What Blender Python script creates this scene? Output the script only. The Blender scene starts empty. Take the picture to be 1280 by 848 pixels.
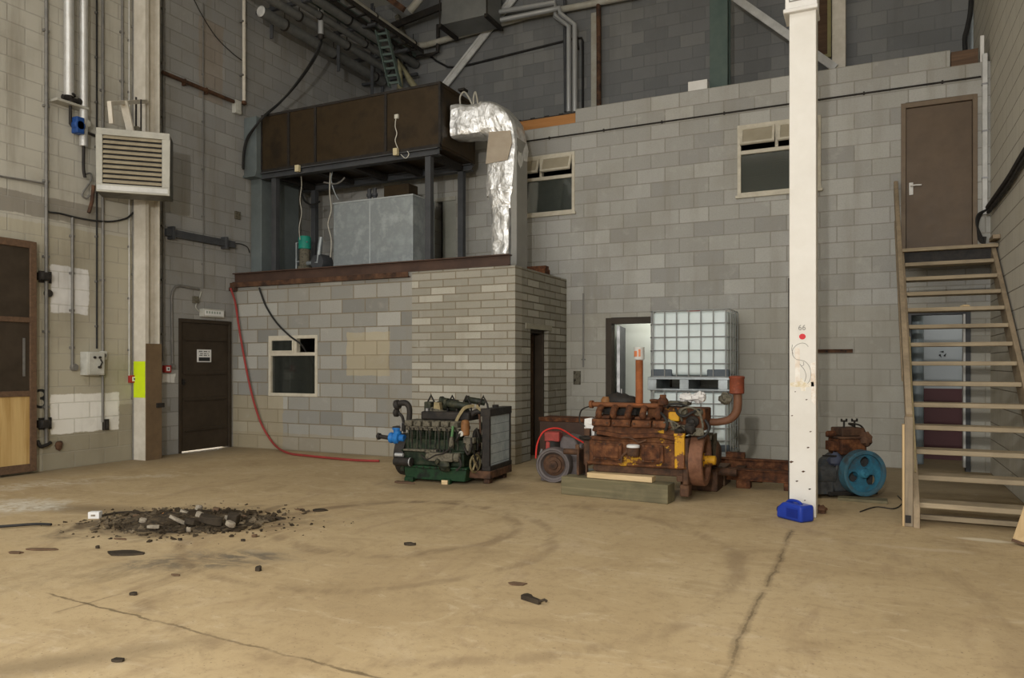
import bpy, math, random
from mathutils import Vector, Matrix, Euler, noise
R = math.radians
rnd = random.Random(7)
sc = bpy.context.scene
COL = sc.collection
# ---------------------------------------------------------------- camera model
FPX, CX, HY, CAMH, YAW = 935.0, 640.0, 456.0, 1.27, R(25.7)
SN, CS = math.sin(YAW), math.cos(YAW)
def ray(px, py):
    u, v = (px-CX)/FPX, (HY-py)/FPX
    return (-SN+u*CS, CS+u*SN, v)
def onY(px, py, Y):                     # point of the plane y = Y seen at a pixel of the photo
    d = ray(px, py); t = Y/d[1]
    return Vector((d[0]*t, Y, CAMH+d[2]*t))
def onX(px, py, X):
    d = ray(px, py); t = X/d[0]
    return Vector((X, d[1]*t, CAMH+d[2]*t))
def onZ(px, py, Z=0.0):
    d = ray(px, py); t = (Z-CAMH)/d[2]
    return Vector((d[0]*t, d[1]*t, Z))
XL, XR, YB, YR = -8.9, 1.25, 10.32, 12.1       # left wall, right wall, block wall, rear wall
EF, EX = 8.55, -4.07                           # enclosure front and side
YF, ZC = -7.0, 8.3                             # open front of the hall, roof
cam = bpy.data.cameras.new('camera'); co = bpy.data.objects.new('camera', cam); COL.objects.link(co)
co.location = (0, 0, CAMH); co.rotation_euler = (R(90), 0, YAW)
cam.sensor_width = 36; cam.lens = FPX/1280*36; cam.shift_y = (HY-424)/1280; cam.clip_end = 200
sc.camera = co
# ---------------------------------------------------------------- materials
def new_mat(name):
    m = bpy.data.materials.new(name); m.use_nodes = True
    nt = m.node_tree; b = nt.nodes['Principled BSDF']
    return m, nt, b
def lk(nt, a, b): nt.links.new(a, b)
def put(nt, sock, v):
    if isinstance(v, bpy.types.NodeSocket): nt.links.new(v, sock)
    elif v is not None:
        if sock.type == 'RGBA' and len(v) == 3: v = (*v, 1)
        sock.default_value = v
def MT(nt, op, a, b=None, c=None, clamp=False):
    n = nt.nodes.new('ShaderNodeMath'); n.operation = op; n.use_clamp = clamp
    put(nt, n.inputs[0], a); put(nt, n.inputs[1], b)
    if c is not None: put(nt, n.inputs[2], c)
    return n.outputs[0]
def SS(nt, x, a, b):                    # smoothstep a..b
    n = nt.nodes.new('ShaderNodeMapRange'); n.interpolation_type = 'SMOOTHSTEP'
    put(nt, n.inputs['Value'], x); put(nt, n.inputs['From Min'], a); put(nt, n.inputs['From Max'], b)
    return n.outputs['Result']
def MIX(nt, f, a, b, mode='MIX'):
    n = nt.nodes.new('ShaderNodeMix'); n.data_type = 'RGBA'; n.blend_type = mode
    put(nt, n.inputs[0], f); put(nt, n.inputs[6], a); put(nt, n.inputs[7], b)
    return n.outputs[2]
def NOISE(nt, vec, scale, detail=4, rough=.55, dist=0):
    n = nt.nodes.new('ShaderNodeTexNoise'); put(nt, n.inputs['Vector'], vec)
    n.inputs['Scale'].default_value = scale; n.inputs['Detail'].default_value = detail
    n.inputs['Roughness'].default_value = rough; n.inputs['Distortion'].default_value = dist
    return n.outputs['Fac']
def OBJ(nt): return nt.nodes.new('ShaderNodeTexCoord').outputs['Object']
def POS(nt): return nt.nodes.new('ShaderNodeNewGeometry').outputs['Position']
def SEP(nt, v):
    n = nt.nodes.new('ShaderNodeSeparateXYZ'); put(nt, n.inputs[0], v); return n.outputs
def COMB(nt, x, y, z=0.0):
    n = nt.nodes.new('ShaderNodeCombineXYZ')
    for i, v in enumerate((x, y, z)): put(nt, n.inputs[i], v)
    return n.outputs[0]
def SCALE(nt, v, s):
    n = nt.nodes.new('ShaderNodeVectorMath'); n.operation = 'MULTIPLY'
    put(nt, n.inputs[0], v); n.inputs[1].default_value = s; return n.outputs[0]
def BUMP(nt, b, h, strength=.3, dist=.01):
    n = nt.nodes.new('ShaderNodeBump'); n.inputs['Strength'].default_value = strength
    n.inputs['Distance'].default_value = dist; put(nt, n.inputs['Height'], h)
    lk(nt, n.outputs[0], b.inputs['Normal'])
def RAMP(nt, f, stops, const=False):
    n = nt.nodes.new('ShaderNodeValToRGB'); e = n.color_ramp.elements
    if const: n.color_ramp.interpolation = 'CONSTANT'
    while len(e) < len(stops): e.new(.5)
    for k, (p, c) in zip(e, stops): k.position = p; k.color = (*c, 1)
    put(nt, n.inputs[0], f); return n.outputs[0]
def srgb(*c): return tuple(((v/255)/12.92 if v/255 < .04045 else ((v/255+.055)/1.055)**2.4) for v in c)
def gm(name, c1, c2=None, c3=None, rough=.6, metal=0, scale=7, bump=0, bscale=40, chip=None, chip_at=.6, chip_scale=5, spec=None, lo=.35, hi=.65):
    """worn surface: up to three colours by noise, an optional chipped paint colour, a fine bump"""
    m, nt, b = new_mat(name); v = OBJ(nt)
    c2 = c2 or tuple(x*.8 for x in c1)
    st = [(lo, c1), (hi, c2)] if c3 is None else [(lo, c1), ((lo+hi)/2, c2), (hi, c3)]
    col = RAMP(nt, NOISE(nt, v, scale, 6, .65), st)
    if chip:
        n2 = NOISE(nt, v, chip_scale, 8, .7)
        f = SS(nt, n2, chip_at-.02, chip_at+.02); col = MIX(nt, f, col, chip)
    lk(nt, col, b.inputs['Base Color'])
    rv = MT(nt, 'MULTIPLY_ADD', NOISE(nt, v, scale*2.3, 3), .3, rough-.15, clamp=True); lk(nt, rv, b.inputs['Roughness'])
    b.inputs['Metallic'].default_value = metal
    if spec is not None: b.inputs['Specular IOR Level'].default_value = spec
    b.inputs['Specular IOR Level'].default_value = spec if spec is not None else (.5 if metal > .3 else .22)
    if bump: BUMP(nt, b, NOISE(nt, v, bscale, 5, .6), bump, .006)
    return m
def brick(name, axis, bw, bh, cols, mortar, jw=.006, stain=(.30, .25, .18), stain_f=.35, smear=(.55, .52, .46), smear_f=.3, bump=.5, patches=(), seam=None, jf=1.0, vj=1.0, joint_lo=1.0):
    """blockwork laid in running bond; every block its own tint"""
    m, nt, b = new_mat(name); p = POS(nt); s = SEP(nt, p)
    x, z = (s[0] if axis == 'x' else s[1]), s[2]
    def bond(bw, bh):
        r = MT(nt, 'FLOOR', MT(nt, 'DIVIDE', z, bh))
        sh = MT(nt, 'MULTIPLY', MT(nt, 'FLOORED_MODULO', r, 2), .5)
        xx = MT(nt, 'ADD', MT(nt, 'DIVIDE', x, bw), sh); cidx = MT(nt, 'FLOOR', xx)
        fx, fz = MT(nt, 'FRACT', xx), MT(nt, 'FRACT', MT(nt, 'DIVIDE', z, bh))
        dx = MT(nt, 'MULTIPLY', MT(nt, 'MINIMUM', fx, MT(nt, 'SUBTRACT', 1, fx)), bw)
        dz = MT(nt, 'MULTIPLY', MT(nt, 'MINIMUM', fz, MT(nt, 'SUBTRACT', 1, fz)), bh)
        if vj != 1: dx = MT(nt, 'MULTIPLY', dx, vj)
        d = MT(nt, 'MINIMUM', dx, dz)
        w = nt.nodes.new('ShaderNodeTexWhiteNoise'); w.noise_dimensions = '2D'; put(nt, w.inputs[0], COMB(nt, cidx, r))
        return d, w.outputs['Value']
    d, w = bond(bw, bh)
    if seam:                                  # a second, smaller bond beyond a straight vertical seam
        d2, w2 = bond(*seam[1]); f = MT(nt, 'GREATER_THAN', x, seam[0])
        mixf = nt.nodes.new('ShaderNodeMix'); put(nt, mixf.inputs[0], f); put(nt, mixf.inputs[2], d); put(nt, mixf.inputs[3], d2); d = mixf.outputs[0]
        mixf = nt.nodes.new('ShaderNodeMix'); put(nt, mixf.inputs[0], f); put(nt, mixf.inputs[2], w); put(nt, mixf.inputs[3], w2); wb = mixf.outputs[0]
    else: wb = w
    n = len(cols); col = RAMP(nt, wb, [(i/n, c) for i, c in enumerate(cols)], True)
    if seam and len(seam) > 2:
        c2 = RAMP(nt, w2, [(i/len(seam[2]), c) for i, c in enumerate(seam[2])], True); col = MIX(nt, f, col, c2)
    fine = NOISE(nt, p, 60, 4, .7); big = NOISE(nt, p, 1.1, 5, .6); mid = NOISE(nt, p, 5, 6, .65)
    streak = NOISE(nt, SCALE(nt, p, (3.0, 3.0, .35)), 1.3, 5, .6)
    col = MIX(nt, MT(nt, 'MULTIPLY', SS(nt, fine, .35, .75), .22), col, tuple(c*.55 for c in cols[0]))
    jn = MT(nt, 'ADD', d, MT(nt, 'MULTIPLY', MT(nt, 'SUBTRACT', NOISE(nt, p, 25, 3), .5), .006))
    j = SS(nt, jn, jw*1.5, jw*.55)
    jv = MT(nt, 'MULTIPLY', MT(nt, 'MULTIPLY', j, jf), SS(nt, NOISE(nt, p, 2.2, 4), .2, .2+joint_lo*.5))
    col = MIX(nt, jv, col, mortar)
    keep = MT(nt, 'MULTIPLY_ADD', j, -.35, 1)
    for (x0, x1, z0, z1, pc, pf) in patches:  # painted or replaced areas with uneven edges
        wob = MT(nt, 'MULTIPLY', MT(nt, 'SUBTRACT', mid, .5), .10)
        ex = MT(nt, 'MULTIPLY', SS(nt, MT(nt, 'ADD', x, wob), x0-.008, x0+.008), SS(nt, MT(nt, 'ADD', x, wob), x1+.008, x1-.008))
        wz = MT(nt, 'MULTIPLY', wob, .7)
        ez = MT(nt, 'MULTIPLY', SS(nt, MT(nt, 'ADD', z, wz), z0-.008, z0+.008), SS(nt, MT(nt, 'ADD', z, wz), z1+.008, z1-.008))
        col = MIX(nt, MT(nt, 'MULTIPLY', MT(nt, 'MULTIPLY', MT(nt, 'MULTIPLY', ex, ez), pf), keep), col, pc)
    col = MIX(nt, MT(nt, 'MULTIPLY', SS(nt, mid, .55, .8), smear_f), col, smear)
    col = MIX(nt, MT(nt, 'MULTIPLY', SS(nt, streak, .5, .75), stain_f), col, stain)
    col = MIX(nt, MT(nt, 'MULTIPLY', SS(nt, big, .45, .75), stain_f*.8), col, stain)
    lk(nt, col, b.inputs['Base Color']); b.inputs['Roughness'].default_value = .9
    b.inputs['Specular IOR Level'].default_value = .15
    hgt = MT(nt, 'ADD', MT(nt, 'MULTIPLY', j, -1), MT(nt, 'MULTIPLY', fine, .35))
    BUMP(nt, b, hgt, bump, .008)
    return m
def wood(name, c1, c2, axis='x', rough=.7, scale=1.0, dirt=None, dirt_f=.5):
    m, nt, b = new_mat(name); v = OBJ(nt)
    st = {'x': (.6, 9, 9), 'y': (9, .6, 9), 'z': (9, 9, .6)}[axis]
    n = NOISE(nt, SCALE(nt, v, tuple(a*scale for a in st)), 2.2, 6, .6, .8)
    col = RAMP(nt, n, [(.33, c1), (.66, c2)])
    if dirt: col = MIX(nt, MT(nt, 'MULTIPLY', SS(nt, NOISE(nt, v, 3.5, 6), .45, .7), dirt_f), col, dirt)
    lk(nt, col, b.inputs['Base Color']); b.inputs['Roughness'].default_value = rough
    b.inputs['Specular IOR Level'].default_value = .25
    BUMP(nt, b, n, .25, .004)
    return m
# ---------------------------------------------------------------- mesh builder
class MB:
    def __init__(s): s.v = []; s.f = []
    def add(s, vs, fs, M=None):
        o = len(s.v)
        s.v += [Vector(v) if M is None else M @ Vector(v) for v in vs]
        s.f += [tuple(i+o for i in f) for f in fs]; return s
    def bx(s, x0, x1, y0, y1, z0, z1, M=None):
        vs = [(x, y, z) for z in (z0, z1) for y in (y0, y1) for x in (x0, x1)]
        return s.add(vs, [(0, 2, 3, 1), (4, 5, 7, 6), (0, 1, 5, 4), (2, 6, 7, 3), (0, 4, 6, 2), (1, 3, 7, 5)], M)
    def box(s, c, d, rot=None):
        M = Matrix.Translation(c) @ (Euler(rot).to_matrix().to_4x4() if rot else Matrix())
        return s.bx(-d[0]/2, d[0]/2, -d[1]/2, d[1]/2, -d[2]/2, d[2]/2, M)
    def bar(s, p, q, w, h, up=(0, 0, 1)):              # rectangular bar from p to q, w across, h along up
        p, q = Vector(p), Vector(q); t = (q-p).normalized(); up = Vector(up)
        a = t.cross(up)
        if a.length < 1e-4: a = t.cross(Vector((1, 0, 0)))
        a.normalize(); b = a.cross(t).normalized()
        vs = [e+a*(i*w/2)+b*(j*h/2) for e in (p, q) for i, j in ((-1, -1), (1, -1), (1, 1), (-1, 1))]
        return s.add(vs, [(0, 1, 2, 3), (7, 6, 5, 4), (0, 4, 5, 1), (1, 5, 6, 2), (2, 6, 7, 3), (3, 7, 4, 0)])
    def tube(s, pts, r, n=10, caps=True):
        pts = [Vector(p) for p in pts]; k = len(pts); rr = r if isinstance(r, (list, tuple)) else [r]*k
        t0 = (pts[1]-pts[0]).normalized()
        a = t0.cross(Vector((0, 0, 1)) if abs(t0.z) < .9 else Vector((1, 0, 0))).normalized()
        vs = []
        for i, p in enumerate(pts):
            t = (pts[min(i+1, k-1)]-pts[max(i-1, 0)]).normalized()
            a = (a-t*a.dot(t)).normalized(); b = t.cross(a)
            vs += [p+(a*math.cos(2*math.pi*j/n)+b*math.sin(2*math.pi*j/n))*rr[i] for j in range(n)]
        fs = [(i*n+j, i*n+(j+1) % n, (i+1)*n+(j+1) % n, (i+1)*n+j) for i in range(k-1) for j in range(n)]
        if caps: fs += [tuple(range(n-1, -1, -1)), tuple((k-1)*n+j for j in range(n))]
        return s.add(vs, fs)
    def cyl(s, p, q, r, r2=None, n=16): return s.tube([p, q], [r, r if r2 is None else r2], n)
    def lathe(s, o, ax, prof, n=24, closed=True):      # prof: (radius, distance along ax)
        o, ax = Vector(o), Vector(ax).normalized()
        a = ax.cross(Vector((0, 0, 1)) if abs(ax.z) < .9 else Vector((1, 0, 0))).normalized(); b = ax.cross(a)
        vs = [o+ax*h+(a*math.cos(2*math.pi*j/n)+b*math.sin(2*math.pi*j/n))*max(r, 1e-4) for r, h in prof for j in range(n)]
        k = len(prof)
        fs = [(i*n+j, i*n+(j+1) % n, (i+1)*n+(j+1) % n, (i+1)*n+j) for i in range(k-1) for j in range(n)]
        if closed: fs += [tuple(range(n-1, -1, -1)), tuple((k-1)*n+j for j in range(n))]
        return s.add(vs, fs)
    def prism(s, poly, ax, t0, t1, M=None):            # poly in the two other axes, extruded along ax
        def mk(a, b, t): return {'x': (t, a, b), 'y': (a, t, b), 'z': (a, b, t)}[ax]
        n = len(poly); vs = [mk(a, b, t) for t in (t0, t1) for a, b in poly]
        fs = [tuple(range(n-1, -1, -1)), tuple(range(n, 2*n))]+[(i, (i+1) % n, n+(i+1) % n, n+i) for i in range(n)]
        return s.add(vs, fs, M)
    def blob(s, c, d, nu=12, nv=8, jit=0, seed=0, freq=3):
        c = Vector(c); vs = []
        for i in range(nv+1):
            th = math.pi*i/nv
            for j in range(nu):
                ph = 2*math.pi*j/nu
                e = Vector((math.sin(th)*math.cos(ph), math.sin(th)*math.sin(ph), math.cos(th)))
                if jit: e *= 1+jit*noise.noise(e*freq+Vector((seed*3.1, seed*1.7, seed)))
                vs.append(c+Vector((e.x*d[0]/2, e.y*d[1]/2, e.z*d[2]/2)))
        fs = [(i*nu+j, (i+1)*nu+j, (i+1)*nu+(j+1) % nu, i*nu+(j+1) % nu) for i in range(nv) for j in range(nu)]
        return s.add(vs, fs)
    def build(s, name, mat, parent=None, bevel=0, smooth=40, local=False, kind=None, label=None, seg=2):
        off = Vector()
        if parent is not None and not local:
            r = parent
            while r.parent: r = r.parent
            off = r.location
        me = bpy.data.meshes.new(name); me.from_pydata([v-off for v in s.v], [], s.f)
        import bmesh
        bm = bmesh.new(); bm.from_mesh(me); bmesh.ops.remove_doubles(bm, verts=bm.verts, dist=1e-5)
        bmesh.ops.recalc_face_normals(bm, faces=bm.faces); bm.to_mesh(me); bm.free()
        me.materials.append(mat)
        if smooth:
            me.polygons.foreach_set('use_smooth', [True]*len(me.polygons)); me.set_sharp_from_angle(angle=R(smooth))
        o = bpy.data.objects.new(name, me); COL.objects.link(o)
        if parent is not None: o.parent = parent
        if bevel:
            b = o.modifiers.new('bevel', 'BEVEL'); b.width = bevel; b.segments = seg; b.limit_method = 'ANGLE'; b.angle_limit = R(40)
        if kind: o['kind'] = kind
        if label: o['label'] = label
        return o
def tag(o, label, cat, group=None, kind=None):
    o['label'] = label; o['category'] = cat
    if group: o['group'] = group
    if kind: o['kind'] = kind
    return o
def thing(name, label, cat, loc=(0, 0, 0), rz=0, group=None, kind=None):
    o = bpy.data.objects.new(name, None); COL.objects.link(o); o.empty_display_size = .1
    o.location = loc; o.rotation_euler = (0, 0, rz)
    return tag(o, label, cat, group, kind)
def smooth_path(pts, n=8):                             # Catmull-Rom through the points
    pts = [Vector(p) for p in pts]; out = []
    for i in range(len(pts)-1):
        p0, p1, p2, p3 = pts[max(i-1, 0)], pts[i], pts[i+1], pts[min(i+2, len(pts)-1)]
        for k in range(n):
            t = k/n
            out.append(.5*((2*p1)+(p2-p0)*t+(2*p0-5*p1+4*p2-p3)*t*t+(3*p1-p0-3*p2+p3)*t**3))
    return out+[pts[-1]]
def text_obj(name, body, size, M, mat, parent=None, off=None, ext=.001):
    cu = bpy.data.curves.new(name, 'FONT'); cu.body = body; cu.size = size; cu.extrude = ext
    cu.align_x = 'CENTER'; cu.align_y = 'CENTER'; cu.materials.append(mat)
    t = bpy.data.objects.new(name, cu); COL.objects.link(t)
    bpy.context.view_layer.update()
    me = bpy.data.meshes.new_from_object(t.evaluated_get(bpy.context.evaluated_depsgraph_get()))
    bpy.data.objects.remove(t); bpy.data.curves.remove(cu)
    me.transform(M)
    o = bpy.data.objects.new(name, me); COL.objects.link(o)
    if parent is not None:
        o.parent = parent; r = parent
        while r.parent: r = r.parent
        me.transform(Matrix.Translation(-r.location))
    return o
# ================================================================ palette
G = {}
G['dark'] = gm('dark_brown_paint', (.036, .027, .018), (.052, .039, .027), rough=.55, scale=4, bump=.1)
G['door'] = gm('brown_door', (.105, .075, .05), (.135, .095, .062), rough=.5, scale=3)
G['cream'] = gm('cream_paint', (.62, .58, .50), (.50, .46, .38), rough=.5, scale=5, chip=(.30, .25, .18), chip_at=.72, chip_scale=7)
G['beige'] = gm('beige_frame', (.58, .54, .44), (.47, .43, .34), rough=.5, scale=9)
G['white'] = gm('white_paint', (.72, .71, .68), (.64, .62, .58), rough=.45, scale=5)
G['steel'] = gm('dull_steel', (.30, .30, .30), (.20, .20, .20), rough=.4, metal=.7, scale=8)
G['chrome'] = gm('bright_tube', (.50, .51, .51), (.44, .45, .45), rough=.4, metal=.45, scale=2)
G['galv'] = gm('galvanised_sheet', (.36, .40, .41), (.28, .31, .32), (.42, .46, .47), rough=.45, metal=.35, scale=3)
G['blue_grey'] = gm('blue_grey_duct', (.185, .215, .215), (.145, .17, .172), rough=.5, metal=.3, scale=3)
G['conduit'] = gm('grey_conduit', (.16, .155, .145), (.22, .21, .19), rough=.5, metal=.3, scale=10)
G['grey_pipe'] = gm('grey_pipe', (.13, .135, .13), (.19, .19, .18), rough=.55, metal=.2, scale=6)
G['pale_pipe'] = gm('pale_pipe', (.42, .41, .36), (.33, .31, .25), rough=.5, scale=6)
G['insul'] = gm('silver_lagging', (.66, .66, .64), (.55, .54, .51), rough=.35, metal=.45, scale=9)
G['black'] = gm('black_rubber', (.018, .018, .018), (.03, .029, .027), rough=.55)
G['iron'] = gm('black_iron', (.018, .017, .016), (.036, .03, .025), rough=.6, metal=.05, scale=12, bump=.2)
G['rust'] = gm('red_rust', (.035, .016, .01), (.092, .035, .015), (.175, .072, .03), rough=.8, scale=11, bump=.7)
G['rust_brown'] = gm('brown_rust', (.035, .022, .016), (.08, .042, .025), (.125, .065, .036), rough=.75, scale=8, bump=.3)
G['rust_pipe'] = gm('rusty_exhaust', (.20, .065, .022), (.30, .10, .035), rough=.75, scale=12, bump=.3)
G['brown_steel'] = gm('brown_steel', (.055, .034, .026), (.085, .05, .036), rough=.5, scale=3)
G['brown_sheet'] = gm('brown_sheet', (.034, .023, .012), (.046, .031, .016), (.025, .018, .011), rough=.42, metal=.1, scale=2)
G['grey_steel'] = gm('grey_steel', (.05, .053, .057), (.07, .072, .076), rough=.5, scale=5)
G['green_steel'] = gm('dark_green_steel', (.065, .095, .085), (.09, .12, .105), rough=.5, scale=5)
G['dustwhite'] = gm('dusty_white_steel', (.62, .62, .60), (.45, .45, .43), rough=.5, scale=4)
G['grime'] = gm('greasy_iron', (.014, .016, .012), (.03, .034, .022), (.07, .065, .042), rough=.5, metal=.05, scale=14, bump=.5)
G['green'] = gm('green_engine_paint', (.009, .033, .014), (.014, .046, .019), (.01, .014, .01), rough=.45, scale=8, bump=.2)
G['ggreen'] = gm('greasy_green', (.009, .013, .008), (.014, .026, .013), (.045, .048, .028), rough=.5, scale=16, bump=.5)
G['dusty'] = gm('dusty_casting', (.07, .064, .045), (.15, .135, .10), (.03, .027, .02), rough=.8, scale=18, bump=.5)
G['yellow'] = gm('chipped_yellow', (.55, .30, .015), (.45, .22, .015), rough=.55, scale=6, chip=(.14, .055, .025), chip_at=.54, chip_scale=9)
G['rusty_yellow'] = gm('rust_with_yellow_traces', (.038, .018, .01), (.098, .038, .016), (.175, .075, .03), rough=.75, scale=10, bump=.7, chip=(.46, .25, .02), chip_at=.615, chip_scale=4.5)
G['red'] = gm('red_paint', (.42, .03, .025), (.33, .03, .025), rough=.45)
G['red_dirty'] = gm('dirty_red_paint', (.35, .055, .045), (.20, .045, .035), rough=.6, scale=14, chip=(.05, .03, .03), chip_at=.6)
G['hose_red'] = gm('red_hose', (.34, .05, .045), (.25, .045, .04), rough=.5)
G['blue'] = gm('blue_pump_paint', (.02, .17, .48), (.02, .12, .36), rough=.4, scale=12)
G['jerry'] = gm('blue_plastic', (.02, .05, .36), (.015, .04, .28), rough=.35, scale=5)
G['teal'] = gm('flaking_blue_paint', (.045, .19, .27), (.03, .125, .19), (.06, .07, .075), rough=.5, scale=6, bump=.2)
G['motor_green'] = gm('turquoise_motor', (.02, .26, .19), (.02, .20, .15), rough=.45)
G['grey_cast'] = gm('mauve_grey_casting', (.105, .09, .088), (.15, .13, .125), rough=.6, metal=.2, scale=9, bump=.3)
G['plastic'] = gm('milky_tank_plastic', (.72, .80, .80), (.64, .72, .71), rough=.4, scale=2)
G['rag'] = gm('white_rag', (.75, .74, .72), (.55, .53, .5), rough=.9)
G['off'] = gm('off_white_plastic', (.62, .60, .52), (.55, .53, .46), rough=.45)
G['aged_white'] = gm('aged_white_fitting', (.52, .52, .47), (.42, .41, .36), rough=.45, scale=10)
G['strap'] = gm('dirty_tan_strap', (.32, .26, .14), (.22, .18, .10), rough=.9, scale=20)
G['orange'] = gm('orange_filter', (.26, .12, .04), (.15, .07, .03), rough=.6, scale=12)
G['timber'] = wood('green_grey_timber', (.13, .115, .065), (.21, .18, .105), 'x', dirt=(.07, .065, .04))
G['pine'] = wood('pale_pine', (.52, .38, .20), (.64, .49, .29), 'x')
G['pine_z'] = wood('pale_pine_upright', (.48, .34, .18), (.58, .43, .24), 'z')
G['tread'] = wood('worn_tread_timber', (.27, .215, .14), (.37, .30, .20), 'x', dirt=(.18, .145, .10))
G['rail'] = wood('stair_rail_timber', (.25, .195, .13), (.34, .265, .175), 'y', dirt=(.16, .125, .085))
G['rail_z'] = wood('newel_timber', (.20, .16, .115), (.28, .225, .155), 'z', dirt=(.12, .10, .075))
G['orange_wood'] = wood('orange_timber', (.34, .155, .05), (.42, .20, .07), 'x')
G['dk_wood'] = wood('dark_rough_timber', (.09, .055, .035), (.14, .085, .05), 'x')
G['ply'] = wood('plywood', (.35, .21, .065), (.58, .41, .18), 'z', scale=.42)
G['yellowband'] = gm('fluorescent_yellow', (.62, .80, .01), (.58, .74, .02), rough=.5)
G['ink'] = gm('dark_ink', (.03, .03, .03), rough=.7)
G['signwhite'] = gm('sign_white', (.72, .72, .71), (.66, .66, .65), rough=.4)
def glass(name, tint, f):
    m, nt, b = new_mat(name); out = nt.nodes['Material Output']
    t = nt.nodes.new('ShaderNodeBsdfTransparent'); t.inputs[0].default_value = (*tint, 1)
    g = nt.nodes.new('ShaderNodeBsdfGlossy'); g.inputs['Roughness'].default_value = .08
    d = nt.nodes.new('ShaderNodeBsdfDiffuse'); d.inputs[0].default_value = (.16, .18, .16, 1)
    mx = nt.nodes.new('ShaderNodeMixShader'); mx.inputs[0].default_value = f; lk(nt, t.outputs[0], mx.inputs[1]); lk(nt, d.outputs[0], mx.inputs[2])
    m2 = nt.nodes.new('ShaderNodeMixShader'); m2.inputs[0].default_value = .10; lk(nt, mx.outputs[0], m2.inputs[1]); lk(nt, g.outputs[0], m2.inputs[2])
    lk(nt, m2.outputs[0], out.inputs[0]); return m
G['glass'] = glass('dusty_glass', (.5, .55, .52), .22)
G['glass_clear'] = glass('dark_window_glass', (.5, .52, .5), .12)
# ================================================================ wall with openings
def wall(name, axis, c0, c1, a0, a1, z0, z1, holes, mat):
    """slab between planes c0 and c1 across `axis`, spanning a0..a1 and z0..z1, with rectangular holes (a0,a1,z0,z1)"""
    A = sorted({a0, a1, *[h[i] for h in holes for i in (0, 1)]}); Z = sorted({z0, z1, *[h[i] for h in holes for i in (2, 3)]})
    A = [a for a in A if a0 <= a <= a1]; Z = [z for z in Z if z0 <= z <= z1]
    solid = lambda i, j: 0 <= i < len(A)-1 and 0 <= j < len(Z)-1 and not any(h[0] < (A[i]+A[i+1])/2 < h[1] and h[2] < (Z[j]+Z[j+1])/2 < h[3] for h in holes)
    mk = (lambda c, a, z: (a, c, z)) if axis == 'y' else (lambda c, a, z: (c, a, z))
    m = MB()
    for i in range(len(A)-1):
        for j in range(len(Z)-1):
            if not solid(i, j): continue
            p, q, r, s = A[i], A[i+1], Z[j], Z[j+1]
            for c in (c0, c1): m.add([mk(c, p, r), mk(c, q, r), mk(c, q, s), mk(c, p, s)], [(0, 1, 2, 3)])
            for (di, dj, e) in ((-1, 0, ((p, r), (p, s))), (1, 0, ((q, r), (q, s))), (0, -1, ((p, r), (q, r))), (0, 1, ((p, s), (q, s)))):
                if not solid(i+di, j+dj):
                    (a, b_), (c_, d_) = e
                    m.add([mk(c0, a, b_), mk(c0, c_, d_), mk(c1, c_, d_), mk(c1, a, b_)], [(0, 1, 2, 3)])
    return m.build(name, mat, smooth=0, kind='structure')
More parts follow.
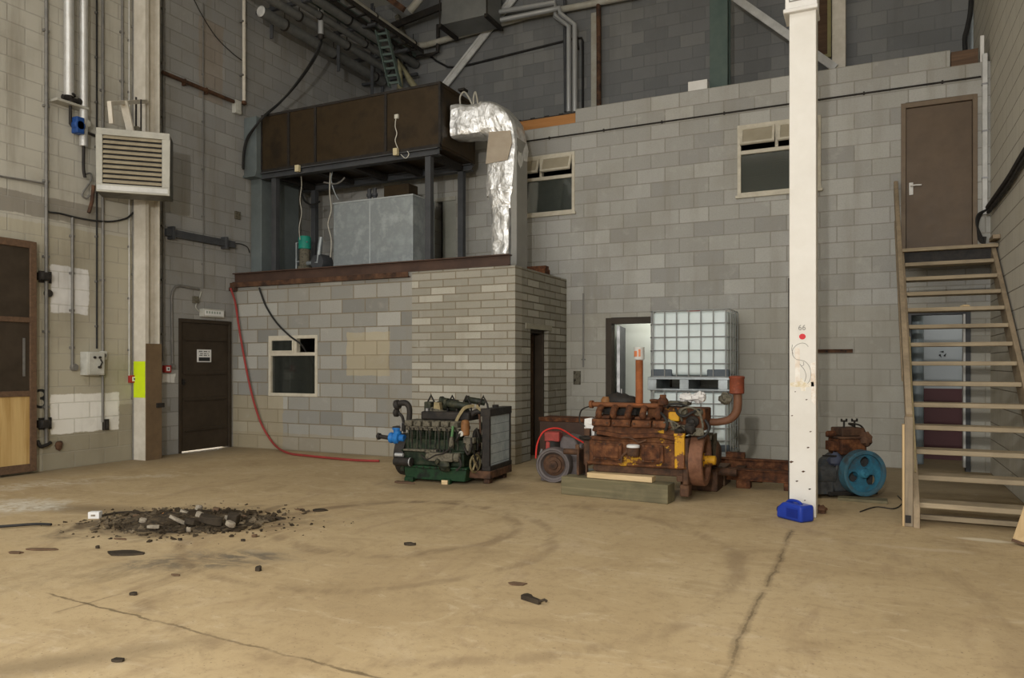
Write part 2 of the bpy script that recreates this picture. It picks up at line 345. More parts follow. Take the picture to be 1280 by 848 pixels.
# ---------------------------------------------------------------- floor
def floor_mat():
    m, nt, b = new_mat('stained_concrete_floor'); p = POS(nt); s = SEP(nt, p); x, y = s[0], s[1]
    big = NOISE(nt, p, .45, 5, .6, .4); mid = NOISE(nt, p, 1.9, 7, .65, .5); fine = NOISE(nt, p, 14, 6, .7); sp = NOISE(nt, p, 55, 3, .6)
    col = RAMP(nt, big, [(.35, (.395, .293, .163)), (.5, (.455, .345, .197)), (.68, (.495, .385, .23))])
    col = MIX(nt, MT(nt, 'MULTIPLY', SS(nt, mid, .5, .75), .55), col, (.27, .195, .105))
    col = MIX(nt, MT(nt, 'MULTIPLY', SS(nt, mid, .45, .22), .55), col, (.56, .45, .30))
    sw2 = NOISE(nt, SCALE(nt, p, (.7, 1.5, 1)), 2.6, 9, .72, 2.2)
    col = MIX(nt, MT(nt, 'MULTIPLY', SS(nt, sw2, .53, .68), .5), col, (.57, .465, .315))
    col = MIX(nt, MT(nt, 'MULTIPLY', SS(nt, sw2, .45, .33), .45), col, (.33, .245, .14))
    swirl = NOISE(nt, SCALE(nt, p, (1.6, .5, 1)), 1.6, 8, .7, 1.5)
    col = MIX(nt, MT(nt, 'MULTIPLY', SS(nt, swirl, .52, .7), .4), col, (.30, .21, .125))
    col = MIX(nt, MT(nt, 'MULTIPLY', SS(nt, fine, .48, .78), .5), col, (.24, .165, .09))
    col = MIX(nt, MT(nt, 'MULTIPLY', SS(nt, sp, .63, .71), .7), col, (.15, .10, .06))
    def ellipse(cx, cy, rx, ry, rot, wob=.5):
        c, s_ = math.cos(rot), math.sin(rot)
        dx, dy = MT(nt, 'SUBTRACT', x, cx), MT(nt, 'SUBTRACT', y, cy)
        u = MT(nt, 'DIVIDE', MT(nt, 'ADD', MT(nt, 'MULTIPLY', dx, c), MT(nt, 'MULTIPLY', dy, s_)), rx)
        v = MT(nt, 'DIVIDE', MT(nt, 'SUBTRACT', MT(nt, 'MULTIPLY', dy, c), MT(nt, 'MULTIPLY', dx, s_)), ry)
        d = MT(nt, 'SQRT', MT(nt, 'ADD', MT(nt, 'MULTIPLY', u, u), MT(nt, 'MULTIPLY', v, v)))
        return MT(nt, 'ADD', d, MT(nt, 'MULTIPLY', MT(nt, 'SUBTRACT', mid, .5), wob*3))
    def seg(p0, p1, w, wob=.12):
        (x0, y0), (x1, y1) = p0, p1; L = math.hypot(x1-x0, y1-y0); tx, ty = (x1-x0)/L, (y1-y0)/L
        dx, dy = MT(nt, 'SUBTRACT', x, x0), MT(nt, 'SUBTRACT', y, y0)
        t = MT(nt, 'ADD', MT(nt, 'MULTIPLY', dx, tx), MT(nt, 'MULTIPLY', dy, ty))
        d = MT(nt, 'ABSOLUTE', MT(nt, 'ADD', MT(nt, 'SUBTRACT', MT(nt, 'MULTIPLY', dx, ty), MT(nt, 'MULTIPLY', dy, tx)), MT(nt, 'MULTIPLY', MT(nt, 'SUBTRACT', mid, .5), wob)))
        on = MT(nt, 'MULTIPLY', SS(nt, t, -.05, .05), SS(nt, t, L+.05, L-.05))
        wv = MT(nt, 'MULTIPLY_ADD', fine, w*1.6, w*.2); m_ = SS(nt, MT(nt, 'DIVIDE', d, wv), 1, .35)
        return MT(nt, 'MULTIPLY', MT(nt, 'MULTIPLY', m_, on), SS(nt, NOISE(nt, p, 3.3, 5, .65), .30, .58))
    def dark(mask, c, f): return MIX(nt, MT(nt, 'MULTIPLY', mask, f), col, c)
    dk = (.095, .066, .036)
    # greasy ground where the scrap heap lies, and the drag marks round it
    c = onZ(225, 652); col = dark(SS(nt, ellipse(c.x, c.y, 1.05, .75, .45, .8), 1.0, .35), (.085, .058, .033), .85)
    c = onZ(120, 637); col = dark(SS(nt, ellipse(c.x, c.y, 1.0, .30, .2), 1.0, .2), (.12, .085, .05), .55)
    c = onZ(262, 700); col = dark(MT(nt, 'MULTIPLY', SS(nt, ellipse(c.x, c.y, .85, .30, .6, .9), 1.2, .1), SS(nt, sw2, .36, .6)), (.11, .095, .075), .85)
    c = onZ(90, 722); col = dark(MT(nt, 'MULTIPLY', SS(nt, ellipse(c.x, c.y, 1.3, .3, .7, .9), 1.1, .1), SS(nt, swirl, .38, .6)), (.17, .125, .07), .6)
    c = onZ(75, 828); col = dark(SS(nt, ellipse(c.x, c.y, .6, .16, .9, .7), 1.2, .1), (.19, .14, .08), .65)
    c = onZ(20, 632); col = dark(MT(nt, 'MULTIPLY', SS(nt, ellipse(c.x, c.y, .75, .42, .5, 1.0), 1.1, .2), SS(nt, fine, .3, .6)), (.68, .64, .54), .85)
    c = onZ(80, 604); col = dark(MT(nt, 'MULTIPLY', SS(nt, ellipse(c.x, c.y, 1.3, .30, 1.1, 1.0), 1.1, .2), SS(nt, sw2, .4, .6)), (.62, .56, .44), .7)
    c = onZ(1235, 676); col = dark(SS(nt, ellipse(c.x, c.y, .22, .07, .0, .4), 1.0, .4), (.72, .64, .48), .8)  # pale sun patch painted into the floor colour
    # darker brown along the foot of the walls
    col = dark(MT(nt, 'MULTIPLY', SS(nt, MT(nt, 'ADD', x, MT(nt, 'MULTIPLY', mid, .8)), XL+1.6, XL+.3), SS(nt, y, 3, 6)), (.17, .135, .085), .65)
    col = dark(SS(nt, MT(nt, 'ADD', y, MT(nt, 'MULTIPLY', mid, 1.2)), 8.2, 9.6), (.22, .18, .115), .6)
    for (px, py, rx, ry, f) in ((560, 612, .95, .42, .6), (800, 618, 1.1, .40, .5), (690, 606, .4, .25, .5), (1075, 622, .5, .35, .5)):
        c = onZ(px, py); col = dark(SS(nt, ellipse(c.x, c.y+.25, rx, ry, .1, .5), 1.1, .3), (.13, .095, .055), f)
    # tyre turns
    for (px, py, r, w, f) in ((500, 655, .95, .10, .55), (470, 668, 1.35, .07, .4), (560, 690, 1.9, .09, .35), (700, 720, 2.3, .12, .22)):
        c = onZ(px, py); dx, dy = MT(nt, 'SUBTRACT', x, c.x), MT(nt, 'SUBTRACT', y, c.y)
        d = MT(nt, 'SQRT', MT(nt, 'ADD', MT(nt, 'MULTIPLY', dx, dx), MT(nt, 'MULTIPLY', dy, dy)))
        d = MT(nt, 'ADD', d, MT(nt, 'MULTIPLY', MT(nt, 'SUBTRACT', big, .5), .5))
        ring = SS(nt, MT(nt, 'ABSOLUTE', MT(nt, 'SUBTRACT', d, r)), w, w*.2)
        col = dark(MT(nt, 'MULTIPLY', ring, SS(nt, swirl, .40, .58)), (.19, .13, .075), f)
    # joints and cracks in the slab
    for a, b_, w, f in (((990, 662), (905, 846), .035, .4), ((905, 846), (860, 1000), .035, .4), ((990, 662), (905, 846), .010, .6), ((60, 742), (470, 848), .012, .75), ((470, 848), (800, 930), .012, .6), ((70, 765), (155, 742), .01, .5)):
        p0, p1 = onZ(*a), onZ(*b_); col = dark(seg((p0.x, p0.y), (p1.x, p1.y), w), dk, f)
    p0, p1 = onZ(1030, 675), onZ(1215, 692); col = dark(seg((p0.x, p0.y), (p1.x, p1.y), .06, .3), (.58, .48, .34), .5)
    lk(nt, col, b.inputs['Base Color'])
    lk(nt, MT(nt, 'MULTIPLY_ADD', mid, .3, .55), b.inputs['Roughness']); b.inputs['Specular IOR Level'].default_value = .25
    BUMP(nt, b, MT(nt, 'ADD', fine, MT(nt, 'MULTIPLY', sp, .5)), .25, .006)
    return m
MB().bx(XL-2.5, XR+.2, YF-3, YR+.2, -.2, 0).build('floor', floor_mat(), smooth=0, kind='structure')
# ---------------------------------------------------------------- left wall
def pl(px0, px1, py0, py1):
    a, b_ = onX(px0, py0, XL), onX(px1, py1, XL); c_, d_ = onX(px0, py1, XL), onX(px1, py0, XL)
    return (a.y, b_.y, min((b_.z+c_.z)/2, 99), (a.z+d_.z)/2)
y0, y1, *_ = pl(223, 289, 400, 565); D2 = (y0, y1, .0, 1.93)
wp = [(-20, 6.95, -1, 20, (.50, .475, .40), .8), (-20, 6.95, -1, 2.95, (.40, .36, .255), .6), (7.9, 8.35, 5.2, 6.4, (.30, .19, .10), .3), (-20, 6.4, 3.02, 3.28, (.20, .18, .15), .75), (5.6, 6.9, -1, .75, (.25, .22, .15), .6),
      (*pl(63, 111, 334, 392), (.86, .855, .84), 1), (*pl(63, 149, 492, 540), (.80, .785, .73), 1), (*pl(203, 219, 468, 478), (.72, .72, .70), 1)]
wl = brick('left_wall_blockwork', 'y', .4, .2, [(.31, .307, .295), (.288, .286, .275), (.34, .337, .322), (.30, .298, .287)], (.19, .18, .16), patches=wp, stain=(.19, .165, .12), stain_f=.45, smear=(.40, .385, .35), jf=.6, joint_lo=.6)
wall('wall_left', 'x', XL-.2, XL, YF, YR+.2, 0, ZC, [D2], wl)
# ---------------------------------------------------------------- right wall
wr = brick('right_wall_blockwork', 'y', .4, .2, [(.60, .575, .50), (.59, .565, .49), (.61, .585, .51)], (.24, .22, .175), jw=.005, stain=(.42, .38, .30), stain_f=.35, smear=(.66, .63, .56), smear_f=.2, vj=2.6, joint_lo=.25)
wall('wall_right', 'x', XR, XR+.2, YF, YR+.2, 0, ZC, [], wr)
# ---------------------------------------------------------------- block wall, offices behind it
def pb(px0, px1, py0, py1, Y=YB):
    a, b_ = onY(px0, py0, Y), onY(px1, py1, Y); c_, d_ = onY(px0, py1, Y), onY(px1, py0, Y)
    return (a.x, b_.x, (b_.z+c_.z)/2, (a.z+d_.z)/2)
W3 = (-1.62, -.585, 3.51, 4.46); W2 = (-4.98, -3.94, 3.51, 4.41); D3 = (.32, 1.12, 2.60, 4.46); D4 = (-3.46, -2.5, 0, 1.94); D6 = (.38, 1.05, 0, 1.93)
D7 = (onY(544.5, 280, YB).x, onY(570, 280, YB).x, 2.6, onY(555, 247, YB).z)
ZT = 5.03
bc = [(.365, .36, .335), (.345, .34, .315), (.40, .395, .37), (.36, .355, .33), (.315, .31, .29), (.38, .375, .345), (.43, .425, .395)]
wbm = brick('back_wall_blockwork', 'x', .4, .2012, bc, (.25, .235, .20), stain=(.25, .23, .18), stain_f=.4, smear=(.50, .49, .45), smear_f=.5, jf=.75,
            patches=[(-9, 2, -1, 2.0, (.36, .34, .275), .45)], joint_lo=.5)
wall('wall_back', 'y', YB, YB+.19, XL, XR, 0, ZT-.2, [W3, W2, D3, D4, D6, D7], wbm)
o = wall('wall_back_parapet', 'y', YB, YB+.19, -3.93, 1.12-.28, ZT-.2, ZT, [], wbm)
wrm = brick('rear_wall_blockwork', 'x', .4, .2, [(.178, .182, .182), (.166, .17, .17), (.19, .193, .192), (.215, .217, .21)], (.135, .137, .135), stain=(.13, .13, .122), stain_f=.4, smear=(.25, .25, .24), smear_f=.3, jf=.6, joint_lo=.6)
wall('wall_rear', 'y', YR, YR+.2, XL, XR, 0, ZC, [], wrm)
pm, nt, b = new_mat('two_tone_room_paint'); s = SEP(nt, POS(nt))
lk(nt, MIX(nt, MT(nt, 'LESS_THAN', s[2], .95), (.40, .44, .46), (.075, .016, .018)), b.inputs['Base Color']); b.inputs['Roughness'].default_value = .6
G['room'] = gm('pale_room_paint', (.56, .60, .55), (.50, .54, .48), rough=.6, scale=2)
G['slab'] = gm('concrete_slab', (.28, .26, .23), (.22, .2, .17), rough=.9)
wall('wall_passage', 'y', 11.5, 11.6, -.3, XR, 0, 2.4, [], pm)
wall('wall_passage_side', 'x', -.4, -.3, YB+.19, YR, 0, 2.4, [], pm)
wall('wall_store', 'y', 11.3, 11.4, -4.0, -.4, 0, 2.4, [], G['room'])
wall('wall_store_side', 'x', -4.0, -3.9, YB+.19, YR, 0, 2.4, [], G['room'])
MB().bx(XL, XR, YB+.19, YR, 2.4, 2.58).build('floor_upper', G['slab'], smooth=0, kind='structure')
MB().bx(XL, XR, YB+.1, YR, ZT-.28, ZT-.2).build('ceiling_office', G['slab'], smooth=0, kind='structure')
# ---------------------------------------------------------------- plant enclosure
ES = onY(515, 400, EF).x
W1 = (onY(336, 456, EF).x, onY(397, 456, EF).x, .80, 1.70)
ED = (9.02, 9.62, 0, 1.74)
ec = [(.315, .31, .28), (.26, .257, .235), (.39, .385, .35), (.30, .293, .262), (.225, .223, .205), (.34, .333, .302), (.285, .28, .253)]
tc = [(.34, .325, .27), (.36, .34, .285), (.32, .305, .255), (.45, .43, .365), (.35, .33, .275), (.305, .29, .24)]
tan = pb(433, 487, 415, 470, EF)
wem = brick('enclosure_blockwork', 'x', .4, .2, ec, (.23, .195, .14), jw=.007, stain=(.24, .21, .15), stain_f=.3, smear=(.45, .43, .38), smear_f=.3, bump=.7, seam=(ES, (.38, .1), tc),
            patches=[(tan[0], tan[1], tan[2], tan[3], (.44, .375, .24), .6), (-9.2, -7.9, -1, .8, (.36, .30, .18), .6), (-9.2, -4, -1, .25, (.30, .25, .16), .45)], joint_lo=.3)
wall('wall_enclosure_front', 'y', EF, EF+.2, XL, EX, 0, 2.53, [W1], wem)
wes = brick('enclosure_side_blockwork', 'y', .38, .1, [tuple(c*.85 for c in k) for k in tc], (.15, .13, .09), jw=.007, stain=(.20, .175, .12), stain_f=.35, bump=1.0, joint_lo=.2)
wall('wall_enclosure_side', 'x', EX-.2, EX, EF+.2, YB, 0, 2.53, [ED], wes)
MB().bx(XL, EX-.2, EF+.2, YB, 2.43, 2.53).build('ceiling_enclosure', G['slab'], smooth=0, kind='structure')
# ---------------------------------------------------------------- roof, with unseen open gaps added for daylight ahead of the picture, and the open front
MB().bx(XL-.2, XR+.2, 6.2, YR+.2, ZC, ZC+.1).build('ceiling', gm('pale_roof_sheet', (.50, .49, .43), (.42, .41, .36), rough=.7, scale=1), smooth=0, kind='structure')
rf = gm('roof_sheet', (.45, .44, .40), (.38, .37, .33), rough=.7)
for (y0, y1) in ((YF, -4.5), (-2.5, 0), (2.0, 6.2)):
    MB().bx(XL-.2, XR+.2, y0, y1, ZC, ZC+.1).build('ceiling_bay', rf, smooth=0, kind='structure')
wall('wall_front', 'y', YF-.2, YF, XL, XR, 0, ZC, [(-8.2, .6, 0, 5.6)], rf)
# ================================================================ windows and doors of the shell
def sroot(name, loc): 
    o = bpy.data.objects.new(name, None); COL.objects.link(o); o.location = loc; o['kind'] = 'structure'; return o
def frame_mb(x0, x1, z0, z1, y0, y1, w):
    m = MB(); m.bx(x0, x1, y0, y1, z0, z0+w); m.bx(x0, x1, y0, y1, z1-w, z1)
    m.bx(x0, x0+w, y0, y1, z0+w, z1-w); m.bx(x1-w, x1, y0, y1, z0+w, z1-w); return m
def hopper(x0, x1, z0, z1, y, tilt, parent):          # top-hung vent, its foot pushed out
    Mx = Matrix.Translation((0, y, z1)) @ Matrix.Rotation(-tilt, 4, 'X')
    h = z1-z0; m = MB()
    for a in ((x0, x1, -.012, .018, -.03, 0), (x0, x1, -.012, .018, -h, -h+.03), (x0, x0+.03, -.012, .018, -h+.03, -.03), (x1-.03, x1, -.012, .018, -h+.03, -.03)): m.bx(*a, M=Mx)
    v = m.build('vent_sash', G['beige'], parent, smooth=0)
    p = MB(); p.bx(x0+.03, x1-.03, 0, .005, -h+.03, -.03, M=Mx); p.build('pane', G['vent_glass'], v, smooth=0)
G['vent_glass'] = gm('whitened_vent_glass', (.36, .32, .24), (.30, .265, .19), rough=.35, scale=3)
def office_window(name, w, divs):
    x0, x1, z0, z1 = w; Y = YB; r = sroot(name, ((x0+x1)/2, Y, z0)); zt = z1-(z1-z0)*.36
    m = frame_mb(x0, x1, z0, z1, Y-.015, Y+.06, .045); m.bx(x0+.045, x1-.045, Y-.015, Y+.06, zt-.05, zt)
    xs = [x0+.045]+[x0+(x1-x0)*d for d in divs]+[x1-.045]
    for d in xs[1:-1]: m.bx(d-.02, d+.02, Y-.015, Y+.06, zt, z1-.045)
    m.bx(x0-.02, x1+.02, Y-.045, Y+.02, z0-.025, z0+.012)
    m.build('window_frame', G['beige'], r, bevel=.003)
    MB().bx(x0+.04, x1-.04, Y+.02, Y+.026, z0+.04, zt-.045).build('pane', G['glass'], r, smooth=0)
    for a, b_ in zip(xs, xs[1:]): hopper(a+(.02 if a != xs[0] else 0), b_-(.02 if b_ != xs[-1] else 0), zt+.04, z1-.045, Y-.012, R(22), r)
office_window('window_3', W3, (.48,)); office_window('window_2', W2, (.48,))
x0, x1, z0, z1 = W1; r = sroot('window_1', ((x0+x1)/2, EF, z0)); zt = z0+(z1-z0)*.70
m = frame_mb(x0, x1, z0, z1, EF-.01, EF+.07, .045); m.bx(x0+.045, x1-.045, EF-.01, EF+.07, zt-.03, zt+.02)
xm = x0+(x1-x0)*.56; m.bx(xm-.025, xm+.025, EF-.01, EF+.07, zt+.02, z1-.045); m.build('window_frame', G['beige'], r, bevel=.003)
v = frame_mb(x0+.045, xm-.025, zt+.02, z1-.045, EF-.022, EF+.01, .028).build('vent_sash', G['beige'], r, smooth=0)
MB().bx(x0+.07, xm-.05, EF-.008, EF-.003, zt+.045, z1-.07).build('pane', G['glass_clear'], v, smooth=0)
MB().bx(x0+.045, x1-.045, EF+.03, EF+.035, z0+.045, zt-.03).build('pane', G['glass_clear'], r, smooth=0)
MB().tube([(x0+.2, EF+.24, z0+.1), (x0+.2, EF+.24, zt-.02)], .012, 8).bx(x0+.1, x0+.3, EF+.21, EF+.27, zt-.3, zt-.24).bx(x0+.12, x0+.2, EF+.21, EF+.26, zt-.2, zt-.12).build('stay_bar', G['steel'], r)
# upper door at the stairhead
x0, x1, z0, z1 = D3; r = sroot('door_3', ((x0+x1)/2, YB, z0))
m = MB(); m.bx(x0, x0+.05, YB-.02, YB+.1, z0, z1); m.bx(x1-.05, x1, YB-.02, YB+.1, z0, z1); m.bx(x0+.05, x1-.05, YB-.02, YB+.1, z1-.06, z1)
m.build('door_frame', gm('door_frame_paint', (.18, .135, .09), (.15, .11, .075), rough=.5), r, bevel=.003)
lf = MB().bx(x0+.055, x1-.055, YB+.01, YB+.05, z0+.005, z1-.065).build('door_leaf', G['door'], r, bevel=.002)
hx = x0+.11; hz = onY(1139, 236, YB).z
m = MB(); m.bx(hx-.022, hx+.022, YB, YB+.012, hz-.075, hz+.075); m.cyl((hx, YB, hz+.03), (hx, YB-.045, hz+.03), .009); m.tube([(hx, YB-.04, hz+.03), (hx+.05, YB-.045, hz+.03), (hx+.11, YB-.043, hz+.027)], .009)
m.build('door_handle', G['white'], lf, bevel=.003, label='white lever handle on a white backplate')
# doorway to the store room, its leaf folded back inside
x0, x1, z0, z1 = D4; r = sroot('door_4', ((x0+x1)/2, YB, 0))
m = MB(); m.bx(x0, x0+.085, YB-.02, YB+.13, 0, z1); m.bx(x1-.085, x1, YB-.02, YB+.13, 0, z1); m.bx(x0+.085, x1-.085, YB-.02, YB+.13, z1-.085, z1)
m.build('door_frame', G['dark'], r, bevel=.004)
a = MB().bx(0, .82, -.04, 0, .01, z1-.1); Mx = Matrix.Translation((x0+.1, YB+.2, 0)) @ Matrix.Rotation(R(101), 4, 'Z')
a.v = [Mx @ v for v in a.v]; lf = a.build('door_leaf', G['grey_steel'], r, bevel=.003)
a = MB().bx(-.004, .0, -.042, .002, .01, z1-.1); a.v = [Mx @ v for v in a.v]; a.build('edge_strip', G['steel'], lf, smooth=0)
# doorway under the stairs
x0, x1, z0, z1 = D6; r = sroot('door_6', ((x0+x1)/2, YB, 0))
m = MB(); m.bx(x0, x0+.05, YB-.02, YB+.13, 0, z1); m.bx(x1-.05, x1, YB-.02, YB+.13, 0, z1); m.bx(x0+.05, x1-.05, YB-.02, YB+.13, z1-.06, z1); m.build('door_frame', G['grey_steel'], r, bevel=.003)
MB().bx(x1-.075, x1-.05, YB-.012, YB+.10, .05, z1-.06).build('edge_strip', G['dustwhite'], r, smooth=0)
px_ = onY(1147, 440, 10.9)
o = MB().tube([(px_.x, 10.9, 0), (px_.x, 10.9, 2.4)], .07, 16).build('soil_pipe', gm('blue_grey_pipe', (.28, .33, .35), rough=.4), bevel=0); tag(o, 'fat blue-grey vertical pipe seen through the doorway under the stairs', 'pipe')
a = onY(1178, 443, 11.5)
m = MB()
for k in range(3):
    t = R(90+120*k); c = Vector((a.x+.032*math.cos(t), 11.495, a.z+.032*math.sin(t))); tt = t+R(90)
    e = Vector((math.cos(tt), 0, math.sin(tt)))*.028; n_ = Vector((math.cos(t), 0, math.sin(t)))*.014
    m.add([c+e*1.3, c-e*.5+n_, c-e*.5-n_, c+e*1.3+Vector((0, -.003, 0)), c-e*.5+n_+Vector((0, -.003, 0)), c-e*.5-n_+Vector((0, -.003, 0))], [(0, 1, 2), (3, 5, 4), (0, 3, 4, 1), (1, 4, 5, 2), (2, 5, 3, 0)])
o = m.build('wall_emblem', G['ink'], smooth=0); tag(o, 'small dark three-armed emblem on the pale wall beyond the doorway under the stairs', 'emblem')
# enclosure doorway: a timber lining and a dark leaf just inside
y0, y1, z0, z1 = ED; r = sroot('door_5', (EX, (y0+y1)/2, 0))
MB().bx(EX-.2, EX-.06, y0+.001, y0+.04, 0, z1).bx(EX-.2, EX-.06, y1-.04, y1, 0, z1).bx(EX-.2, EX-.06, y0+.04, y1-.04, z1-.04, z1).build('door_frame', G['dark'], r, bevel=.003)
lf = MB().bx(EX-.72, EX-.2, y1-.09, y1-.05, .01, z1-.05).build('door_leaf', G['dk_wood'], r, bevel=.003)
MB().bx(EX-.06, EX+.012, y0-.16, y1+.12, z1, z1+.075).build('lintel', gm('pale_lintel', (.34, .32, .25), rough=.9), r, bevel=.004)
# boarded personnel door in the side wall
y0, y1, z0, z1 = D2; r = sroot('door_2', (XL, (y0+y1)/2, 0))
MB().bx(XL-.12, XL+.012, y0, y0+.05, 0, z1).bx(XL-.12, XL+.012, y1-.05, y1, 0, z1).bx(XL-.12, XL+.012, y0+.05, y1-.05, z1-.05, z1).build('door_frame', G['dark'], r, bevel=.004)
lf = MB().bx(XL-.06, XL-.015, y0+.052, y1-.052, .022, z1-.052).build('door_leaf', G['dark'], r, bevel=.003)
for zz in (.30, .74, 1.12, 1.62): MB().bx(XL-.02, XL+.003, y0+.12, y1-.12, zz, zz+.012).bx(XL-.02, XL-.004, y0+.09, y1-.09, zz+.012, zz+.05).build('batten', G['dark'], lf, bevel=.002)
MB().bx(XL-.02, XL+.02, y0+.07, y0+.10, .98, 1.06).cyl((XL, y0+.085, 1.02), (XL+.05, y0+.085, 1.02), .012).build('door_latch', G['iron'], lf)
a, b_ = onX(247, 437, XL), onX(264.5, 453, XL); sg = MB().bx(XL-.016, XL-.006, a.y, b_.y, b_.z, a.z).build('sign_plate', G['signwhite'], lf, bevel=.002, label='small white notice with lines of dark lettering')
m = MB(); hh = a.z-b_.z; ww = b_.y-a.y
for f0, f1, g0, g1 in ((.12, .88, .80, .88), (.2, .8, .63, .70), (.15, .85, .50, .57)):
    n_ = 9
    for k in range(n_):
        if k % 4 != 3: m.bx(XL-.0065, XL-.0055, a.y+ww*(f0+(f1-f0)*k/n_), a.y+ww*(f0+(f1-f0)*(k+.8)/n_), b_.z+hh*g0, b_.z+hh*g1)
m.build('lettering', G['ink'], sg, smooth=0)
MB().bx(XL-.0065, XL-.005, a.y+ww*.1, a.y+ww*.9, b_.z+hh*.08, b_.z+hh*.38).build('dark_band', G['ink'], sg, smooth=0)
# big sliding door with plywood let into its foot
yd1 = onX(45.5, 588, XL+.10).y; yd0 = yd1-2.3; r = sroot('door_1', (XL+.08, (yd0+yd1)/2, 0)); X0, X1 = XL+.05, XL+.11
zt, zm, zp = onX(45, 303, XL+.1).z, onX(30, 400, XL+.1).z, onX(30, 491, XL+.1).z
m = MB(); m.bx(X0, X1, yd1-.075, yd1, .03, zt); m.bx(X0, X1, yd0, yd0+.075, .03, zt)
for z0, z1 in ((.03, .12), (zt-.08, zt), (zm-.03, zm+.03), (zp-.045, zp+.02)): m.bx(X0, X1, yd0+.075, yd1-.075, z0, z1)
m.build('door_frame', G['dk_wood'], r, bevel=.004)
MB().bx(X0+.01, X1-.02, yd0+.07, yd1-.07, zm+.03, zt-.08).build('upper_panel', G['dark'], r, smooth=0)
MB().bx(X0+.01, X1-.02, yd0+.07, yd1-.07, zp+.02, zm-.03).build('middle_panel', G['dark'], r, smooth=0)
MB().bx(X0+.01, X1-.018, yd0+.07, yd1-.07, .12, zp-.045).build('plywood_panel', G['ply'], r, smooth=0, label='honey-coloured plywood panel')
a = onX(31, 425, X1); MB().bx(X1-.02, X1-.012, a.y-.012, a.y+.012, a.z-.42, a.z+.02).build('edge_strip', G['conduit'], r, smooth=0)
def gate_bracket(px, py, lab):
    c = onX(px, py, XL); m = MB(); m.bx(XL, XL+.02, c.y-.02, c.y+.13, c.z-.07, c.z+.07); m.bx(XL, XL+.14, c.y-.05, c.y+.02, c.z-.045, c.z+.045); m.cyl((XL+.09, c.y-.06, c.z), (XL+.09, c.y+.05, c.z), .05, n=14)
    m.cyl((XL+.02, c.y+.09, c.z+.04), (XL+.035, c.y+.09, c.z+.04), .014); m.cyl((XL+.02, c.y+.09, c.z-.04), (XL+.035, c.y+.09, c.z-.04), .014)
    tag(m.build('guide_bracket', G['iron'], bevel=.004), lab, 'bracket', 'sliding door brackets')
gate_bracket(50, 346, 'upper dark iron bracket on wall beside the sliding door'); gate_bracket(50, 530, 'lower dark iron bracket on wall beside the plywood panel')
# ================================================================ things on the side wall
def vpipe(name, px, py0, py1, r, mat, lab, cat='pipe', off=None, clips=0, X=XL, group=None, z1=None):
    off = r+.012 if off is None else off
    a, b_ = onX(px, py0, X+off), onX(px, py1, X+off); y = (a.y+b_.y)/2
    za, zb = max(a.z, b_.z) if z1 is None else z1, min(a.z, b_.z)
    root = thing(name, lab, cat, (X+off, y, zb), group=group)
    MB().cyl((X+off, y, zb), (X+off, y, za), r, n=12).build('tube', mat, root)
    for k in range(clips):
        z = zb+(za-zb)*(k+.5)/clips
        MB().bx(X, X+off+r*.6, y-r*1.7, y+r*1.7, z-.014, z+.014).build('clip', G['conduit'], root, bevel=.002)
    return root
TOPZ = 6.6
for px, y0, y1, r, mt, lab, cl, zt in (
    (58, 0, 556, .020, 'conduit', 'grey conduit running full height beside the sliding door', 7, TOPZ), (90.5, 272, 458, .016, 'conduit', 'grey conduit through the upper white paint patch down to a round box', 4, None),
    (121, 0, 436, .011, 'black', 'thin black cable run clipped down to the grey switch box', 9, TOPZ), (128.5, 0, 528, .016, 'conduit', 'grey conduit ending in the lower white paint patch', 5, TOPZ),
    (153, 0, 132, .016, 'conduit', 'short grey conduit on upper wall between black cable and pale column', 3, TOPZ), (161.5, 0, 470, .008, 'dustwhite', 'thin pale conduit dropping to the red call point before the pale column', 8, TOPZ),
    (166.5, 0, 575, .010, 'conduit', 'thin grey conduit touching the near face of the pale column', 4, TOPZ), (204.5, 0, 452, .016, 'conduit', 'dark conduit just beyond the pale column down to a call point', 7, TOPZ),
    (254, 0, 360, .009, 'conduit', 'thin grey conduit on bare blockwork above the exit light', 6, TOPZ)):
    vpipe('wall_conduit', px, y0, y1, r, G[mt], lab, 'conduit', clips=cl, group='conduits on the side wall', z1=zt)
# round boxes, switch box, call points
def puck(name, px, py, r, h, mat, lab, cat):
    c = onX(px, py, XL); return tag(MB().lathe((XL, c.y, c.z), (1, 0, 0), [(r, 0), (r, h*.8), (r*.85, h), (.001, h)], 18).build(name, mat), lab, cat)
puck('junction_box', 91.5, 459.5, .045, .05, G['conduit'], 'round grey conduit box beside the grey switch box', 'box')
puck('junction_box', 59, 367, .045, .05, G['iron'], 'round dark conduit box beside the upper white paint patch', 'box')
puck('junction_box', 215, 458, .035, .045, G['conduit'], 'round grey conduit box beside the brown door', 'box')
c0, c1 = onX(100, 440, XL), onX(122, 469, XL); t = thing('switch_box', 'grey metal switch box with lever on wall between white paint patches', 'switch box', (XL, (c0.y+c1.y)/2, c1.z))
MB().bx(XL, XL+.14, c0.y, c1.y, c1.z, c0.z).build('box_body', G['aged_white'], t, bevel=.006)
yy = (c0.y+c1.y)/2; MB().bx(XL+.14, XL+.15, c0.y+.015, c1.y-.015, c1.z+.012, c0.z-.012).build('box_lid', G['aged_white'], t, bevel=.004)
MB().cyl((XL+.15, yy+.03, c1.z+.10), (XL+.18, yy+.03, c1.z+.10), .016).tube([(XL+.17, yy+.03, c1.z+.10), (XL+.185, yy+.05, c1.z+.16), (XL+.18, yy+.03, c1.z+.20)], .009).build('switch_lever', G['iron'], t)
for k in (0, 1): MB().cyl((XL+.15, yy-.03+.07*k, c0.z-.07), (XL+.165, yy-.03+.07*k, c0.z-.07), .016).build('knob', G['iron'], t)
